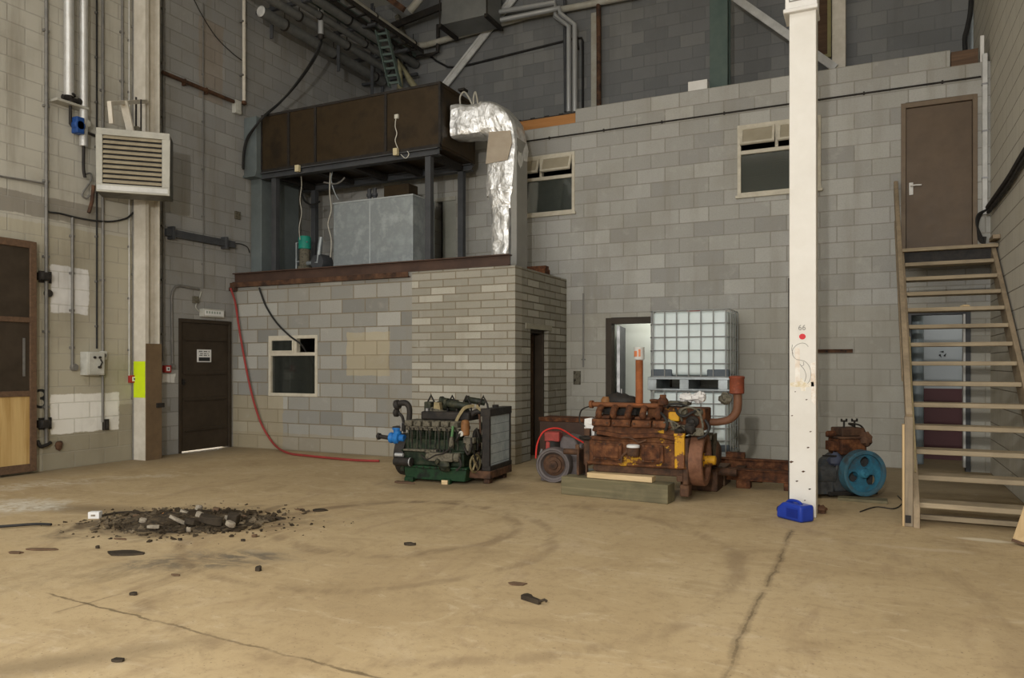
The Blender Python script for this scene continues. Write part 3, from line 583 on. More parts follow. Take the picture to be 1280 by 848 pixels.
c0, c1 = onX(120.5, 439, XL), onX(127.5, 450, XL); t = thing('socket_box', 'small pale socket box beside the grey switch box', 'socket', (XL, c0.y, c1.z))
MB().bx(XL, XL+.05, c0.y+.04, c1.y+.04, c1.z, c0.z).build('box_body', G['aged_white'], t, bevel=.005); MB().cyl((XL+.05, (c0.y+c1.y)/2+.04, (c0.z+c1.z)/2), (XL+.058, (c0.y+c1.y)/2+.04, (c0.z+c1.z)/2), .022).build('socket_face', G['conduit'], t)
def call_point(px, py, lab):
    c = onX(px, py, XL); t = thing('fire_call_point', lab, 'call point', (XL, c.y, c.z-.045)); MB().bx(XL, XL+.05, c.y-.055, c.y+.055, c.z-.05, c.z+.05).build('box_body', G['red'], t, bevel=.005)
    MB().bx(XL+.05, XL+.056, c.y-.03, c.y+.032, c.z-.03, c.z+.03).build('call_face', G['signwhite'], t, bevel=.003); MB().cyl((XL+.055, c.y, c.z), (XL+.06, c.y, c.z), .012).build('button', G['ink'], t)
call_point(164.5, 474, 'red fire call point on near side of the pale column'); call_point(207, 461.5, 'red fire call point between the pale column and brown door')
# emergency light and its bent conduit
c0, c1 = onX(249, 386, XL), onX(275, 398, XL); t = thing('emergency_light', 'aged white emergency light box above the brown door', 'light', (XL, c0.y, c1.z))
MB().bx(XL, XL+.09, c0.y, c1.y, c1.z, c0.z).build('box_body', G['aged_white'], t, bevel=.006); MB().bx(XL+.09, XL+.10, c0.y+.02, c1.y-.02, c1.z+.02, c0.z-.02).build('diffuser', G['signwhite'], t, bevel=.003)
m = MB()
for k in range(6): m.bx(XL+.10, XL+.101, c0.y+.04+(c1.y-c0.y-.1)*k/6, c0.y+.04+(c1.y-c0.y-.1)*(k+.55)/6, c1.z+.05, c1.z+.085)
m.build('lettering', gm('faded_green_print', (.32, .38, .33), rough=.6), t, smooth=0)
a = onX(250, 397, XL); MB().tube(smooth_path([(XL+.02, c0.y, c0.z-.05), (XL+.03, c0.y-.09, c0.z+.02), (XL+.02, c0.y-.02, c0.z+.14), (XL+.02, c0.y+.02, c0.z+.25)]), .007, 6).build('flex', G['aged_white'], t)
pp = [onX(*q, XL+.02) for q in ((215.5, 455), (214.5, 372), (215.5, 365), (219, 359), (225, 357.5), (249, 362))]
o = tag(MB().tube(pp, .017, 10).build('bent_conduit', G['conduit']), 'grey conduit bent round the top corner of the brown door', 'conduit')
c = onX(243, 375, XL); tag(MB().bx(XL, XL+.05, c.y-.04, c.y+.04, c.z-.05, c.z+.05).cyl((XL+.05, c.y, c.z), (XL+.056, c.y, c.z), .02).build('junction_box', G['dusty'], bevel=.006), 'small square conduit box near the emergency light', 'box')
# cable tray, loose wall cable, small dark catch, painted figure
a, b_ = onX(203, 291, XL), onX(289, 306, XL); t = thing('cable_trunking', 'dark grey cable trunking running level across wall above the brown door', 'trunking', (XL, a.y, a.z))
z = (a.z+b_.z)/2; MB().bx(XL, XL+.09, a.y, b_.y, z-.05, z+.05).bx(XL+.09, XL+.096, a.y, b_.y, z-.055, z+.0).build('trunking_body', G['grey_steel'], t, bevel=.003)
for f in (.08, .85): MB().bx(XL, XL+.12, a.y+(b_.y-a.y)*f-.02, a.y+(b_.y-a.y)*f+.02, z-.09, z+.09).build('bracket', G['grey_steel'], t, bevel=.003)
o = tag(MB().tube(smooth_path([onX(288, 305, XL+.03), onX(300, 305, XL+.03), onX(309, 309, XL+.04), onX(312, 316, XL+.02)]), .008, 6).build('cable_tail', G['black']), 'short black cable leaving the end of the dark trunking', 'cable')
o = tag(MB().tube(smooth_path([onX(*q, XL+.035) for q in ((57, 258), (61, 265), (75, 267), (95, 272), (118, 276), (140, 277), (158, 273), (166, 266))]), .012, 6).build('wall_cable', G['black']), 'black cable slung across wall below the louvred heater', 'cable')
o = tag(MB().tube(smooth_path([onX(*q, XL+.02) for q in ((-14, 218), (10, 222), (35, 226), (57, 230))]), .012, 6).build('wall_cable', G['conduit']), 'grey cable running level across upper wall to the tall conduit', 'cable')
o = tag(MB().tube(smooth_path([onX(*q, XL+.03) for q in ((240, -6), (252, 18), (270, 46), (290, 66), (303, 76))]), .007, 6).build('wall_cable', G['iron']), 'thin dark cable sloping across the high bare blockwork', 'cable')
c = onX(130.5, 531, XL); tag(MB().bx(XL, XL+.05, c.y-.035, c.y+.035, c.z-.07, c.z+.07).bx(XL+.05, XL+.075, c.y-.015, c.y+.015, c.z-.05, c.z+.05).build('wall_catch', G['iron'], bevel=.006), 'small dark iron catch on the lower white paint patch', 'catch')
c = onX(72, 557, XL); tag(MB().blob((XL+.03, c.y, c.z), (.06, .09, .11), jit=.5, seed=3).build('wall_stub', G['rust_brown']), 'small rusty stub on foot of wall near plywood panel', 'stub')
c = onX(56, 556, XL); tag(MB().tube(smooth_path([(XL+.03, c.y+.05, c.z+.02), (XL+.05, c.y-.01, c.z), (XL+.06, c.y-.09, c.z-.01), (XL+.05, c.y-.12, c.z+.06)]), .022, 8).build('pipe_elbow', G['iron']), 'dark elbow at foot of the tall conduit beside plywood panel', 'pipe elbow')
c = onX(52.3, 500, XL); w_ = bpy.data.objects['wall_left']
text_obj('painted_number', '3', .33, Matrix.Translation((XL+.002, c.y, c.z)) @ Matrix(((0, 0, 1, 0), (1, 0, 0, 0), (0, 1, 0, 0), (0, 0, 0, 1))), G['ink'], w_)
c = onX(296, 269.5, XL); tag(MB().bx(XL, XL+.03, c.y-.05, c.y+.05, c.z-.06, c.z+.06).bx(XL+.03, XL+.035, c.y-.03, c.y+.03, c.z-.03, c.z+.03).build('wall_plate', G['dusty'], bevel=.005), 'small square plate on bare blockwork above the dark trunking', 'plate')
# lagged silver pipes with valves
t = vpipe('lagged_pipe', 86, 0, 120, .055, G['insul'], 'fat silver-lagged pipe ending in a dark valve high on wall', 'pipe', off=.10, z1=TOPZ)
c = onX(88, 124, XL+.1); y = c.y
MB().lathe((XL+.1, y, c.z+.07), (0, 0, -1), [(.05, 0), (.06, .01), (.06, .03), (.03, .04), (.03, .10), (.06, .11), (.06, .13), (.02, .14)], 14).cyl((XL+.1, y-.1, c.z), (XL+.1, y+.1, c.z), .03).lathe((XL+.1, y+.1, c.z), (0, 1, 0), [(.045, 0), (.045, .02), (.01, .02)], 12).build('valve', G['iron'], t)
a, b_ = onX(87.5, 130, XL+.1), onX(87.5, 160, XL+.1)
MB().tube([(XL+.1, y, a.z+.05), (XL+.1, y, b_.z+.05), (XL+.1, y+.03, b_.z+.02), (XL+.1, y+.25, b_.z), (XL+.1, y+.6, b_.z-.02)], .018, 10).build('branch', G['iron'], t)
MB().bx(XL+.002, XL+.16, y-.2, y+.2, a.z-.02, a.z+.01).build('wall_bracket', G['pale_pipe'], t, bevel=.003)
t = vpipe('lagged_pipe', 104.5, 0, 183, .048, G['insul'], 'slimmer silver-lagged pipe with a blue valve above the heater', 'pipe', off=.10, z1=TOPZ)
c = onX(98.5, 157, XL+.16); MB().lathe((XL+.1, c.y, c.z), (1, 0, 0), [(.06, 0), (.07, .02), (.07, .09), (.05, .1)], 14).bx(XL+.09, XL+.2, c.y-.05, c.y+.05, c.z-.1, c.z+.1).build('valve', gm('blue_valve', (.02, .07, .25), rough=.45), t, bevel=.01, label='blue valve body')
c = onX(111.5, 153.5, XL+.16); MB().lathe((XL+.08, c.y, c.z), (1, 0, 0), [(.045, 0), (.045, .05), (.02, .06)], 16).build('gauge', G['aged_white'], t)
y = t.location.y; a, b_ = onX(105, 183, XL+.1), onX(106, 222, XL+.1)
MB().tube(smooth_path([(XL+.1, y, a.z+.02), (XL+.1, y, b_.z+.1), (XL+.1, y+.02, b_.z)]), .018, 10).build('tail_pipe', G['iron'], t)
MB().tube(smooth_path([onX(*q, XL+.08) for q in ((107, 218), (113, 217), (114, 224), (109, 233), (104, 240), (103, 245), (108, 248), (112, 244))]), .012, 8).build('flex', G['conduit'], t)
o = tag(MB().tube([onX(*q, XL+.1) for q in ((117, 232), (115, 252), (111, 266))], .022, 10).build('short_pipe', G['rust_brown']), 'short brown pipe sloping down wall below the heater corner', 'pipe')
# brown pipe and cream drop pipe high on bare blockwork
a, b_ = onX(203, 91.5, XL+.06), onX(292, 126, XL+.06); t = thing('brown_pipe', 'rust-brown pipe running level across the high bare blockwork', 'pipe', (XL, a.y, a.z))
z = (a.z+b_.z)/2; MB().cyl((XL+.06, a.y, z), (XL+.06, b_.y, z), .028).build('tube', G['rust_brown'], t)
for f in (.3, .6): MB().bx(XL, XL+.07, a.y+(b_.y-a.y)*f-.012, a.y+(b_.y-a.y)*f+.012, z-.05, z+.04).build('clip', G['rust_brown'], t)
c = onX(293, 132, XL); tag(MB().bx(XL, XL+.08, c.y-.05, c.y+.07, z-.16, z+.04).bx(XL+.08, XL+.09, c.y-.03, c.y+.05, z-.12, z).build('junction_box', G['aged_white'], bevel=.008), 'white box at the end of the rust-brown pipe', 'box')
t = vpipe('cream_pipe', 305, -6, 128, .028, G['cream'], 'cream vertical pipe dropping to the white box on bare blockwork', 'pipe', off=.06, clips=2)
c = onX(304, 128, XL+.06); MB().lathe((XL+.06, t.location.y, t.location.z+.02), (0, 0, -1), [(.03, 0), (.04, .01), (.04, .05), (.02, .06)], 12).build('cap', G['rust_brown'], t)
# ---------------------------------------------------------------- pale H-section column against the side wall
yc = onZ(184.5, 575.5).y; xa, xb = XL+.005, XL+.25; ya, yb = 6.80, 7.03
t = thing('steel_column', 'cream H-section steel column on side wall with yellow band and brown guard', 'column', (XL+.125, 6.92, 0), kind='thing')
MB().bx(xa, xb, ya, ya+.02, 0, TOPZ).bx(xa, xb, yb-.02, yb, 0, TOPZ).bx((xa+xb)/2+.02, (xa+xb)/2+.035, ya+.02, yb-.02, 0, TOPZ).bx(xa, xb-.002, ya+.02, ya+.06, 0, TOPZ).build('column_shaft', G['cream'], t, bevel=.003)
a, b_ = onX(180, 452, XL+.12), onX(180, 497, XL+.12); MB().bx(xa+.003, xb+.002, ya-.003, ya, b_.z, a.z).build('paint_band', G['yellowband'], t, smooth=0, label='fluorescent yellow painted band')
a = onX(193, 430, xb); MB().bx(xb, xb+.012, ya+.004, yb+.02, 0, a.z).bx(xb-.03, xb, yb, yb+.02, 0, a.z).build('guard_plate', gm('brown_guard', (.17, .115, .065), (.125, .085, .05), rough=.6, scale=4), t, bevel=.003, label='brown painted guard plate')
c = onX(196, 507, xb); MB().bx(xb+.012, xb+.03, c.y-.02, c.y+.10, c.z-.03, c.z+.03).build('iron_tab', G['iron'], t, bevel=.003)
# ---------------------------------------------------------------- louvred unit heater on its bracket
hc = Vector((-8.22, 6.3, 3.77)); ang = R(45); t = thing('unit_heater', 'beige louvred unit heater hung from a bracket beside the pale column', 'heater', (hc.x, hc.y, hc.z-.39), R(44))
# local: x along the face, -y out of the face, z up
m = MB(); m.bx(-.41, .41, .02, .36, 0, .78); m.build('casing', gm('heater_casing', (.15, .145, .12), (.11, .105, .09), rough=.45, metal=.3, scale=5), t, bevel=.012, local=True)
CB = gm('aged_beige_front', (.40, .385, .33), (.32, .31, .265), rough=.45, metal=.15, scale=5)
m = MB()
for a_ in ((-.41, .41, -.02, .02, 0, .10), (-.41, .41, -.02, .02, .70, .78), (-.41, -.34, -.02, .02, .10, .70), (.32, .41, -.02, .02, .10, .70)): m.bx(*a_)
m.build('front_frame', CB, t, bevel=.005, local=True); MB().bx(-.40, .39, -.027, -.02, .022, .08).build('base_strip', gm('bright_strip', (.60, .60, .57), rough=.4), t, bevel=.002, local=True)
MB().bx(-.34, .32, .012, .02, .10, .70).build('back_plate', G['ink'], t, smooth=0, local=True)
sl = gm('louvre_slat_beige', (.40, .345, .245), (.30, .255, .175), rough=.5)
for k in range(10):
    z = .125+k*.06; mm = MB(); mm.box((-.01, -.005, z+.012), (.655, .055, .007), (R(48), 0, 0)); mm.build('louvre', sl, t, smooth=0, local=True)
a, b_ = onX(138, 135, XL), onX(184, 128, XL)
br = thing('heater_bracket', 'cream steel bracket arm holding the heater off the column', 'bracket', (-8.5, 6.5, hc.z+.3))
MB().bar((-8.62, 6.79, 4.74), (-8.22, 5.98, 4.40), .05, .05).bar((-8.40, 6.40, 4.19), (-8.36, 6.27, 4.54), .10, .03).bar((-8.22, 5.98, 4.42), (-8.24, 6.02, 4.17), .05, .04).build('bracket_arm', G['cream'], br, bevel=.003)
MB().cyl((-8.50, 6.55, 4.70), (-8.50, 6.55, 4.17), .012).build('hanger_rod', G['iron'], br); MB().cyl((-8.42, 6.56, 4.66), (-8.42, 6.56, 4.17), .010).build('hanger_rod', G['iron'], br)
MB().lathe((-8.42, 6.50, hc.z+.395), (0, 0, 1), [(.07, 0), (.07, .05), (.05, .10), (.03, .13)], 14).build('flue_collar', G['dusty'], br)
# ================================================================ right-hand side
t = thing('corner_conduit', 'white conduit running down the corner beside the upper brown door', 'conduit', (XR-.06, YB-.05, 3.0))
a, b_ = onY(1233, 66, YB-.06), onY(1235, 262, YB-.06); MB().bx(XR-.085, XR-.035, YB-.055, YB-.003, b_.z-.05, a.z).build('trunking_body', G['dustwhite'], t, bevel=.004)
for f in (.2, .5, .8): MB().bx(XR-.09, XR-.03, YB-.058, YB-.003, b_.z+(a.z-b_.z)*f, b_.z+(a.z-b_.z)*f+.02).build('clip', G['steel'], t)
o = tag(MB().bx(1.15, 1.19, YB+.02, YB+.10, ZT-.2, ZT+.12).build('timber_batten', G['white'], bevel=.003), 'short white upright batten on top corner of the block wall', 'batten')
o = tag(MB().bx(.85, 1.13, YB+.02, YB+.17, ZT-.2, ZT-.02).build('timber_block', G['dk_wood'], bevel=.004), 'dark brown timber set in the gap atop the block wall', 'timber')
t = thing('cable_bundle', 'black cable bundle sloping down the beige wall to a drooping loop', 'cable', (XR-.03, 9, 3))
pts = [onX(1345, 100, XR-.035), onX(1300, 163, XR-.035), onX(1280, 192, XR-.035), onX(1262, 222, XR-.035), onX(1245, 246, XR-.035), onX(1235.5, 259, XR-.045)]
MB().tube(smooth_path(pts), .032, 8).build('main_cable', G['black'], t); MB().tube(smooth_path([p+Vector((.0, 0, -.06)) for p in pts]), .02, 8).build('lower_cable', G['black'], t)
e = pts[-1]
for k, (dx, dz) in enumerate(((0, -.5), (-.05, -.55), (-.09, -.48), (-.04, -.60))):
    q = [onY(*w, YB-.05-.02*k) for w in ((1234, 262), (1227-1.5*k, 268), (1222.5-.6*k, 280), (1223+1.5*k, 297), (1227+k, 303+k), (1229+k, 296))]
    MB().tube(smooth_path(q), .011, 6).build('drooping_loop', G['black' if k % 2 else 'iron'], t)
# ================================================================ plant on top of the enclosure
# rolled steel beam along its front edge and the angle below it
a, b_ = onY(298, 349, EF), onY(646, 327, EF)
t = thing('steel_beam', 'long brown steel beam along the front edge of the enclosure roof', 'beam', (-6.4, EF+.1, 2.53), kind='thing')
x0, x1 = XL+.005, -4.16; y0 = EF-.02
MB().bx(x0, x1, y0, y0+.12, 2.53, 2.545).bx(x0, x1, y0, y0+.12, 2.665, 2.68).bx(x0, x1, y0+.05, y0+.065, 2.545, 2.665).build('beam_section', G['brown_steel'], t, smooth=0)
t = thing('steel_angle', 'rusty angle bar under the brown beam above the window', 'steel bar', (-7.2, EF-.04, 2.44), kind='thing')
MB().bx(XL+.005, ES-.02, EF-.07, EF-.003, 2.455, 2.467).bx(XL+.005, ES-.02, EF-.07, EF-.058, 2.467, 2.525).build('angle_section', G['rust_brown'], t, smooth=0)
MB().bx(XL+.002, XL+.10, EF-.09, EF-.002, 2.40, 2.455).build('end_plate', G['brown_steel'], t, bevel=.003)
t = tag(MB().bx(-4.36, -4.075, EF+.95, EF+1.15, 2.53, 2.60).bx(-4.36, -4.075, EF+.99, EF+1.11, 2.60, 2.645).build('timber_offcut', G['rust'], bevel=.004), 'short red-brown offcut lying on the enclosure roof behind the duct foot', 'offcut')
# steel stand
SX0, SX1, SY0, SY1, SZ0, SZ1 = -8.42, -5.52, 8.86, 9.86, 2.68, 4.27
t = thing('steel_stand', 'dark grey steel stand carrying the long brown duct box', 'stand', ((SX0+SX1)/2, SY0, 2.53))
for x, y in ((SX0, SY0), (SX1-.09, SY0), (SX0, SY1-.09), (SX1-.09, SY1-.09)):
    MB().bx(x, x+.09, y, y+.09, SZ0, SZ1-.1).build('leg', G['grey_steel'], t, bevel=.004)
MB().bx(SX0-.2, SX1+.12, SY0-.06, SY0+.12, 2.545, 2.57).bx(SX0-.2, SX1+.12, SY0-.06, SY0+.12, 2.655, 2.68).bx(SX0-.2, SX1+.12, SY0, SY0+.02, 2.57, 2.655).build('base_rail', G['grey_steel'], t, smooth=0)
MB().bx(SX0-.2, SX1+.12, SY1-.12, SY1+.06, 2.535, 2.68).build('base_rail', G['grey_steel'], t, smooth=0)
m = MB()
for y in (SY0-.03, SY1-.09): m.bx(SX0-.2, SX1+.13, y, y+.12, SZ1-.1, SZ1-.085).bx(SX0-.2, SX1+.13, y, y+.12, SZ1-.015, SZ1).bx(SX0-.2, SX1+.13, y+.05, y+.065, SZ1-.085, SZ1-.015)
m.build('top_rail', G['grey_steel'], t, smooth=0)
for x in (SX0, SX1-.09, (SX0+SX1)/2, SX0+.8, SX1-.8): MB().bx(x, x+.09, SY0+.09, SY1-.09, SZ1-.1, SZ1-.005).build('cross_bearer', G['iron'], t, smooth=0)
# long brown duct box
BX0, BX1, BY0, BY1, BZ0, BZ1 = -8.63, -5.37, 8.86, 9.86, 4.272, 5.18
t = thing('duct_box', 'long dark brown sheet metal duct box raised on the steel stand', 'duct box', ((BX0+BX1)/2, BY0, BZ0))
xs = [BX0, onY(360.5, 160, BY0).x, onY(394, 160, BY0).x, onY(482, 150, BY0).x, BX1]
for p, q in zip(xs, xs[1:]): MB().bx(p+.008, q-.008, BY0+.012, BY0+.05, BZ0+.05, BZ1-.03).build('side_panel', G['brown_sheet'], t, bevel=.004)
MB().bx(BX0, BX1, BY0+.04, BY1, BZ0+.005, BZ1-.005).build('box_body', G['brown_sheet'], t, bevel=.01)
m = MB().bx(BX0, BX1, BY0, BY0+.05, BZ1-.035, BZ1).bx(BX0, BX1, BY0, BY0+.05, BZ0, BZ0+.05)
for x in xs: m.bx(max(x-.02, BX0-.0), min(x+.02, BX1+.012), BY0-.006, BY0+.05, BZ0+.05, BZ1-.035)
m.build('edge_flange', G['iron'], t, smooth=0)
MB().bx(BX1, BX1+.012, BY0+.0, BY1, BZ1-.05, BZ1).bx(BX1, BX1+.012, BY0+.05, BY1-.03, BZ0+.03, BZ0+.32).bx(BX1, BX1+.012, BY1-.05, BY1, BZ0, BZ1).build('end_flange', G['brown_sheet'], t, bevel=.003)
c, d = onY(496, 146, BY0), onY(498, 191, BY0)
MB().bx(c.x-.03, c.x+.03, BY0-.02, BY0+.013, c.z-.03, c.z+.03).build('sensor_plate', G['off'], t, bevel=.003)
MB().tube(smooth_path([onY(*q, BY0-.02) for q in ((495, 147), (494, 158), (496, 167), (494, 176), (498, 187))]), .006, 6).build('sensor_lead', G['off'], t)
MB().bx(d.x-.035, d.x+.035, BY0-.09, BY0-.034, d.z-.055, d.z+.045).build('sensor_box', gm('cream_plastic', (.62, .54, .34), rough=.5), t, bevel=.004)
MB().tube(smooth_path([onY(*q, BY0-.03) for q in ((501, 193), (507, 198), (511, 193), (509, 189))]), .005, 6).build('loose_wire', G['off'], t)
d = onY(375.5, 212, BY0); MB().bx(d.x-.035, d.x+.035, BY0-.09, BY0-.034, d.z-.05, d.z+.05).build('sensor_box', bpy.data.materials['cream_plastic'], t, bevel=.004)
for k in (0, 1):
    q = [(576+16*k, 134), (575+17*k, 122), (580+14*k, 115), (586+10*k, 122), (592+6*k, 135)]
    MB().tube(smooth_path([onY(*p, 9.25) for p in q]), .012, 6).build('lifting_wire', G['pale_pipe'], t)
c = onY(577, 114, 9.3); MB().bx(c.x-.05, c.x+.05, 9.28, 9.4, BZ1-.0, BZ1+.03).build('top_bracket', G['iron'], t)
# grey duct dropping between box and side wall
t = thing('riser_duct', 'blue-grey sheet metal duct dropping between side wall and brown duct box', 'duct', (-8.76, 8.9, 2.54))
MB().bx(XL+.02, BX0-.03, 8.90, 9.75, 2.54, 4.22).build('duct_body', G['blue_grey'], t, bevel=.004)
MB().prism([(XL+.015, 4.22), (BX0-.02, 4.22), (BX0-.003, 4.30), (BX0-.003, 5.14), (XL+.015, 5.14)], 'y', 8.76, 9.8).build('duct_hood', G['blue_grey'], t, bevel=.004)
MB().bx(XL+.01, BX0-.01, 8.74, 9.8, 4.20, 4.235).build('duct_flange', G['blue_grey'], t, bevel=.002)
# galvanised tank
TX0, TX1, TY0, TY1, TZ0, TZ1 = -7.42, -5.98, 9.12, 9.72, 2.55, 3.74
t = thing('galvanised_tank', 'galvanised sheet tank standing inside the steel stand', 'tank', ((TX0+TX1)/2, TY0, TZ0))
MB().bx(TX0, TX1, TY0, TY1, TZ0, TZ1-.01).build('tank_body', G['galv'], t, bevel=.005)
MB().bx(TX0-.01, TX1+.01, TY0-.012, TY1, TZ1-.02, TZ1).bx(-6.75, -6.73, TY0-.006, TY0, TZ0, TZ1-.02).build('tank_lid', gm('bright_galvanised_edge', (.50, .54, .55), rough=.4, metal=.3), t, bevel=.002)
for x in (-6.93, -6.83): MB().cyl((x, TY0+.25, TZ1), (x, TY0+.25, TZ1+.22), .03).cyl((x, TY0+.25, TZ1+.1), (x, TY0+.25, TZ1+.14), .045).build('pipe_stub', G['grey_steel'], t)
MB().bx(-6.7, -6.25, TY0+.3, TY1-.05, TZ1+.002, TZ1+.25).build('fan_box', G['brown_sheet'], t, bevel=.004)
# pump set with a turquoise motor
t = thing('pump_set', 'small pump with turquoise motor beside the galvanised tank', 'pump', (-8.0, 9.3, 2.68))
bx_ = onY(381, 297, 9.25); MB().bx(-8.28, -7.5, 9.15, 9.5, 2.54, 2.72).build('pump_base', G['iron'], t, bevel=.005)
MB().lathe((bx_.x, 9.25, 2.95), (0, 0, 1), [(.075, .14), (.10, .15), (.10, .32), (.085, .35), (.03, .355)], 18).build('motor', G['motor_green'], t)
MB().lathe((bx_.x, 9.25, 2.72), (0, 0, 1), [(.11, 0), (.11, .1), (.085, .12), (.085, .38)], 16).build('pump_body', G['dusty'], t)
MB().lathe((bx_.x+.33, 9.25, 2.86), (0, 1, 0), [(.12, -.1), (.14, 0), (.14, .12), (.05, .14)], 16).bx(bx_.x+.2, bx_.x+.45, 9.2, 9.4, 2.72, 2.8).build('volute', G['grey_steel'], t)
MB().tube([(bx_.x+.1, 9.2, 2.86), (bx_.x+.33, 9.18, 2.86), (bx_.x+.36, 9.18, 3.1), (bx_.x+.37, 9.2, 3.25)], .035).build('pipework', G['galv'], t)
MB().tube([(-8.22, 9.2, 2.72), (-8.22, 9.2, 3.2), (-8.0, 9.2, 3.2)], .012, 8).tube([(-8.22, 9.2, 2.9), (-8.08, 9.2, 2.9)], .012, 8).build('guard_rail', G['galv'], t)
def cab(name, px, Y, r, mat, lab, cat='cable'): return tag(MB().tube(smooth_path([onY(*q, Y) for q in px]), r, 6).build(name, mat), lab, cat)
cab('hanging_cable', ((376, 216), (377, 232), (375, 250), (377, 266), (374, 285), (375, 300)), 9.0, .007, G['pale_pipe'], 'pale grey cable hanging from the near end of the steel stand')
cab('hanging_cable', ((413, 216), (412, 240), (414, 262), (410, 280), (414, 300), (413, 322)), 9.05, .010, G['pale_pipe'], 'pale cable hanging close beside the galvanised tank')
cab('hanging_cable', ((405, 228), (418, 230), (426, 227), (431, 222)), 9.06, .013, G['conduit'], 'short curved grey hose under the brown duct box')
cab('hanging_cable', ((416, 213), (414, 225), (418, 240), (423, 250)), 9.08, .008, G['galv'], 'short pale hose drooping over the tank corner')
cab('hanging_cable', ((374, 232), (380, 250), (390, 256), (400, 252)), 9.55, .016, G['black'], 'black looped cable behind the turquoise motor')
# foil-wrapped duct
def foil_mat():
    m, nt, b = new_mat('crumpled_foil'); v = OBJ(nt)
    n1 = NOISE(nt, SCALE(nt, v, (1, 1, .6)), 6, 4, .55, 1.2); n2 = NOISE(nt, v, 16, 3, .5)
    vor = nt.nodes.new('ShaderNodeTexVoronoi'); vor.feature = 'F1'; vor.inputs['Scale'].default_value = 7; lk(nt, v, vor.inputs['Vector'])
    b.inputs['Metallic'].default_value = .65; b.inputs['Roughness'].default_value = .36
    lk(nt, RAMP(nt, n2, [(.3, (.60, .60, .58)), (.7, (.80, .80, .79))]), b.inputs['Base Color'])
    BUMP(nt, b, MT(nt, 'ADD', n1, MT(nt, 'ADD', MT(nt, 'MULTIPLY', vor.outputs['Distance'], .8), MT(nt, 'MULTIPLY', n2, .25))), .55, .05); return m
G['foil'] = foil_mat(); G['paper'] = gm('brown_paper_patch', (.42, .36, .28), (.36, .30, .23), rough=.6, scale=5)
def rect_loft(secs, n=6, jit=.012, seed=0, freq=6):
    """secs: (centre, half-extent vector a, half-extent vector b); rounded rectangular sleeve with dents"""
    m = MB(); vs = []; per = 4*n
    for (c, a, b_) in secs:
        for k in range(per):
            q = k/per*4; e = int(q); f = (q-e)*2-1
            u, v = ((f, -1), (1, f), (-f, 1), (-1, -f))[e]
            l = max(abs(u), abs(v)); r = (abs(u)**6+abs(v)**6)**(1/6); u, v = u/r*l, v/r*l
            p = Vector(c)+Vector(a)*u+Vector(b_)*v
            p += Vector((noise.noise(p*freq+Vector((seed, 0, 0))), noise.noise(p*freq+Vector((seed, 9, 0))), noise.noise(p*freq+Vector((seed, 0, 9)))))*jit
            vs.append(p)
    K = len(secs)
    fs = [(i*per+j, i*per+(j+1) % per, (i+1)*per+(j+1) % per, (i+1)*per+j) for i in range(K-1) for j in range(per)]
    fs += [tuple(range(per-1, -1, -1)), tuple((K-1)*per+j for j in range(per))]
    return m.add(vs, fs)
t = thing('foil_duct', 'silver foil-wrapped duct bending down from the brown duct box', 'duct', (-4.66, 9.5, 2.54))
yc, hy = 9.47, .20; wx = .165
def lerp_secs(A, B, n): return [tuple(Vector(A[i]).lerp(Vector(B[i]), k/n) for i in range(3)) for k in range(n+1)]
hs = lerp_secs(((BX1+.036, yc-.2, 4.70), (0, .20, 0), (0, 0, .235)), ((-4.92, yc-.1, 4.70), (0, .20, 0), (0, 0, .225)), 8)
rect_loft(hs, 8, .02, 1, 8).build('horizontal_run', G['foil'], t, smooth=30)
pv = Vector((-4.92, yc, 4.44)); secs = []
for k in range(9):
    th = R(90*k/8); d = Vector((math.sin(th), 0, math.cos(th)))
    secs.append((pv+d*.28+Vector((0, -.1*(1-k/8), 0)), Vector((0, .21, 0)), d*.235))
for k in range(1, 6): secs.append(((-4.64+.02*math.sin(k*.9), yc, 4.44-.16*k), (0, .23, 0), (.235-.004*k, 0, 0)))
rect_loft(secs, 8, .03, 2, 5).build('elbow', G['foil'], t, smooth=30)
pl_ = [onY(*q, yc-.245) for q in ((611, 165), (638, 163), (640, 178), (634, 200), (607, 205), (609, 185))]
MB().add([p for p in pl_]+[p+Vector((0, .01, 0)) for p in pl_], [tuple(range(6)), tuple(range(11, 5, -1))]+[(i, i+6, (i+1) % 6+6, (i+1) % 6) for i in range(6)]).build('paper_patch', G['paper'], t, smooth=0, label='matt brown patch on the foil')
rect_loft(lerp_secs(((-4.64, yc, 3.72), (0, .235, 0), (.21, 0, 0)), ((-4.655, yc, 3.44), (0, .20, 0), (.17, 0, 0)), 4), 8, .02, 3, 7).build('taper', G['foil'], t, smooth=30)
rect_loft(lerp_secs(((-4.655, yc, 3.46), (0, .21, 0), (.15, 0, 0)), ((-4.655, yc, 2.545), (0, .20, 0), (.145, 0, 0)), 14), 8, .014, 4, 9).build('downpipe', G['foil'], t, smooth=30)
MB().bx(-4.492, -4.40, yc-.18, yc+.18, 2.545, 4.40).build('shaded_side', gm('grey_shaded_side', (.30, .295, .27), (.25, .245, .225), rough=.7, scale=2), t, bevel=.01)  # duct's matt grey side, its shade put into the grey
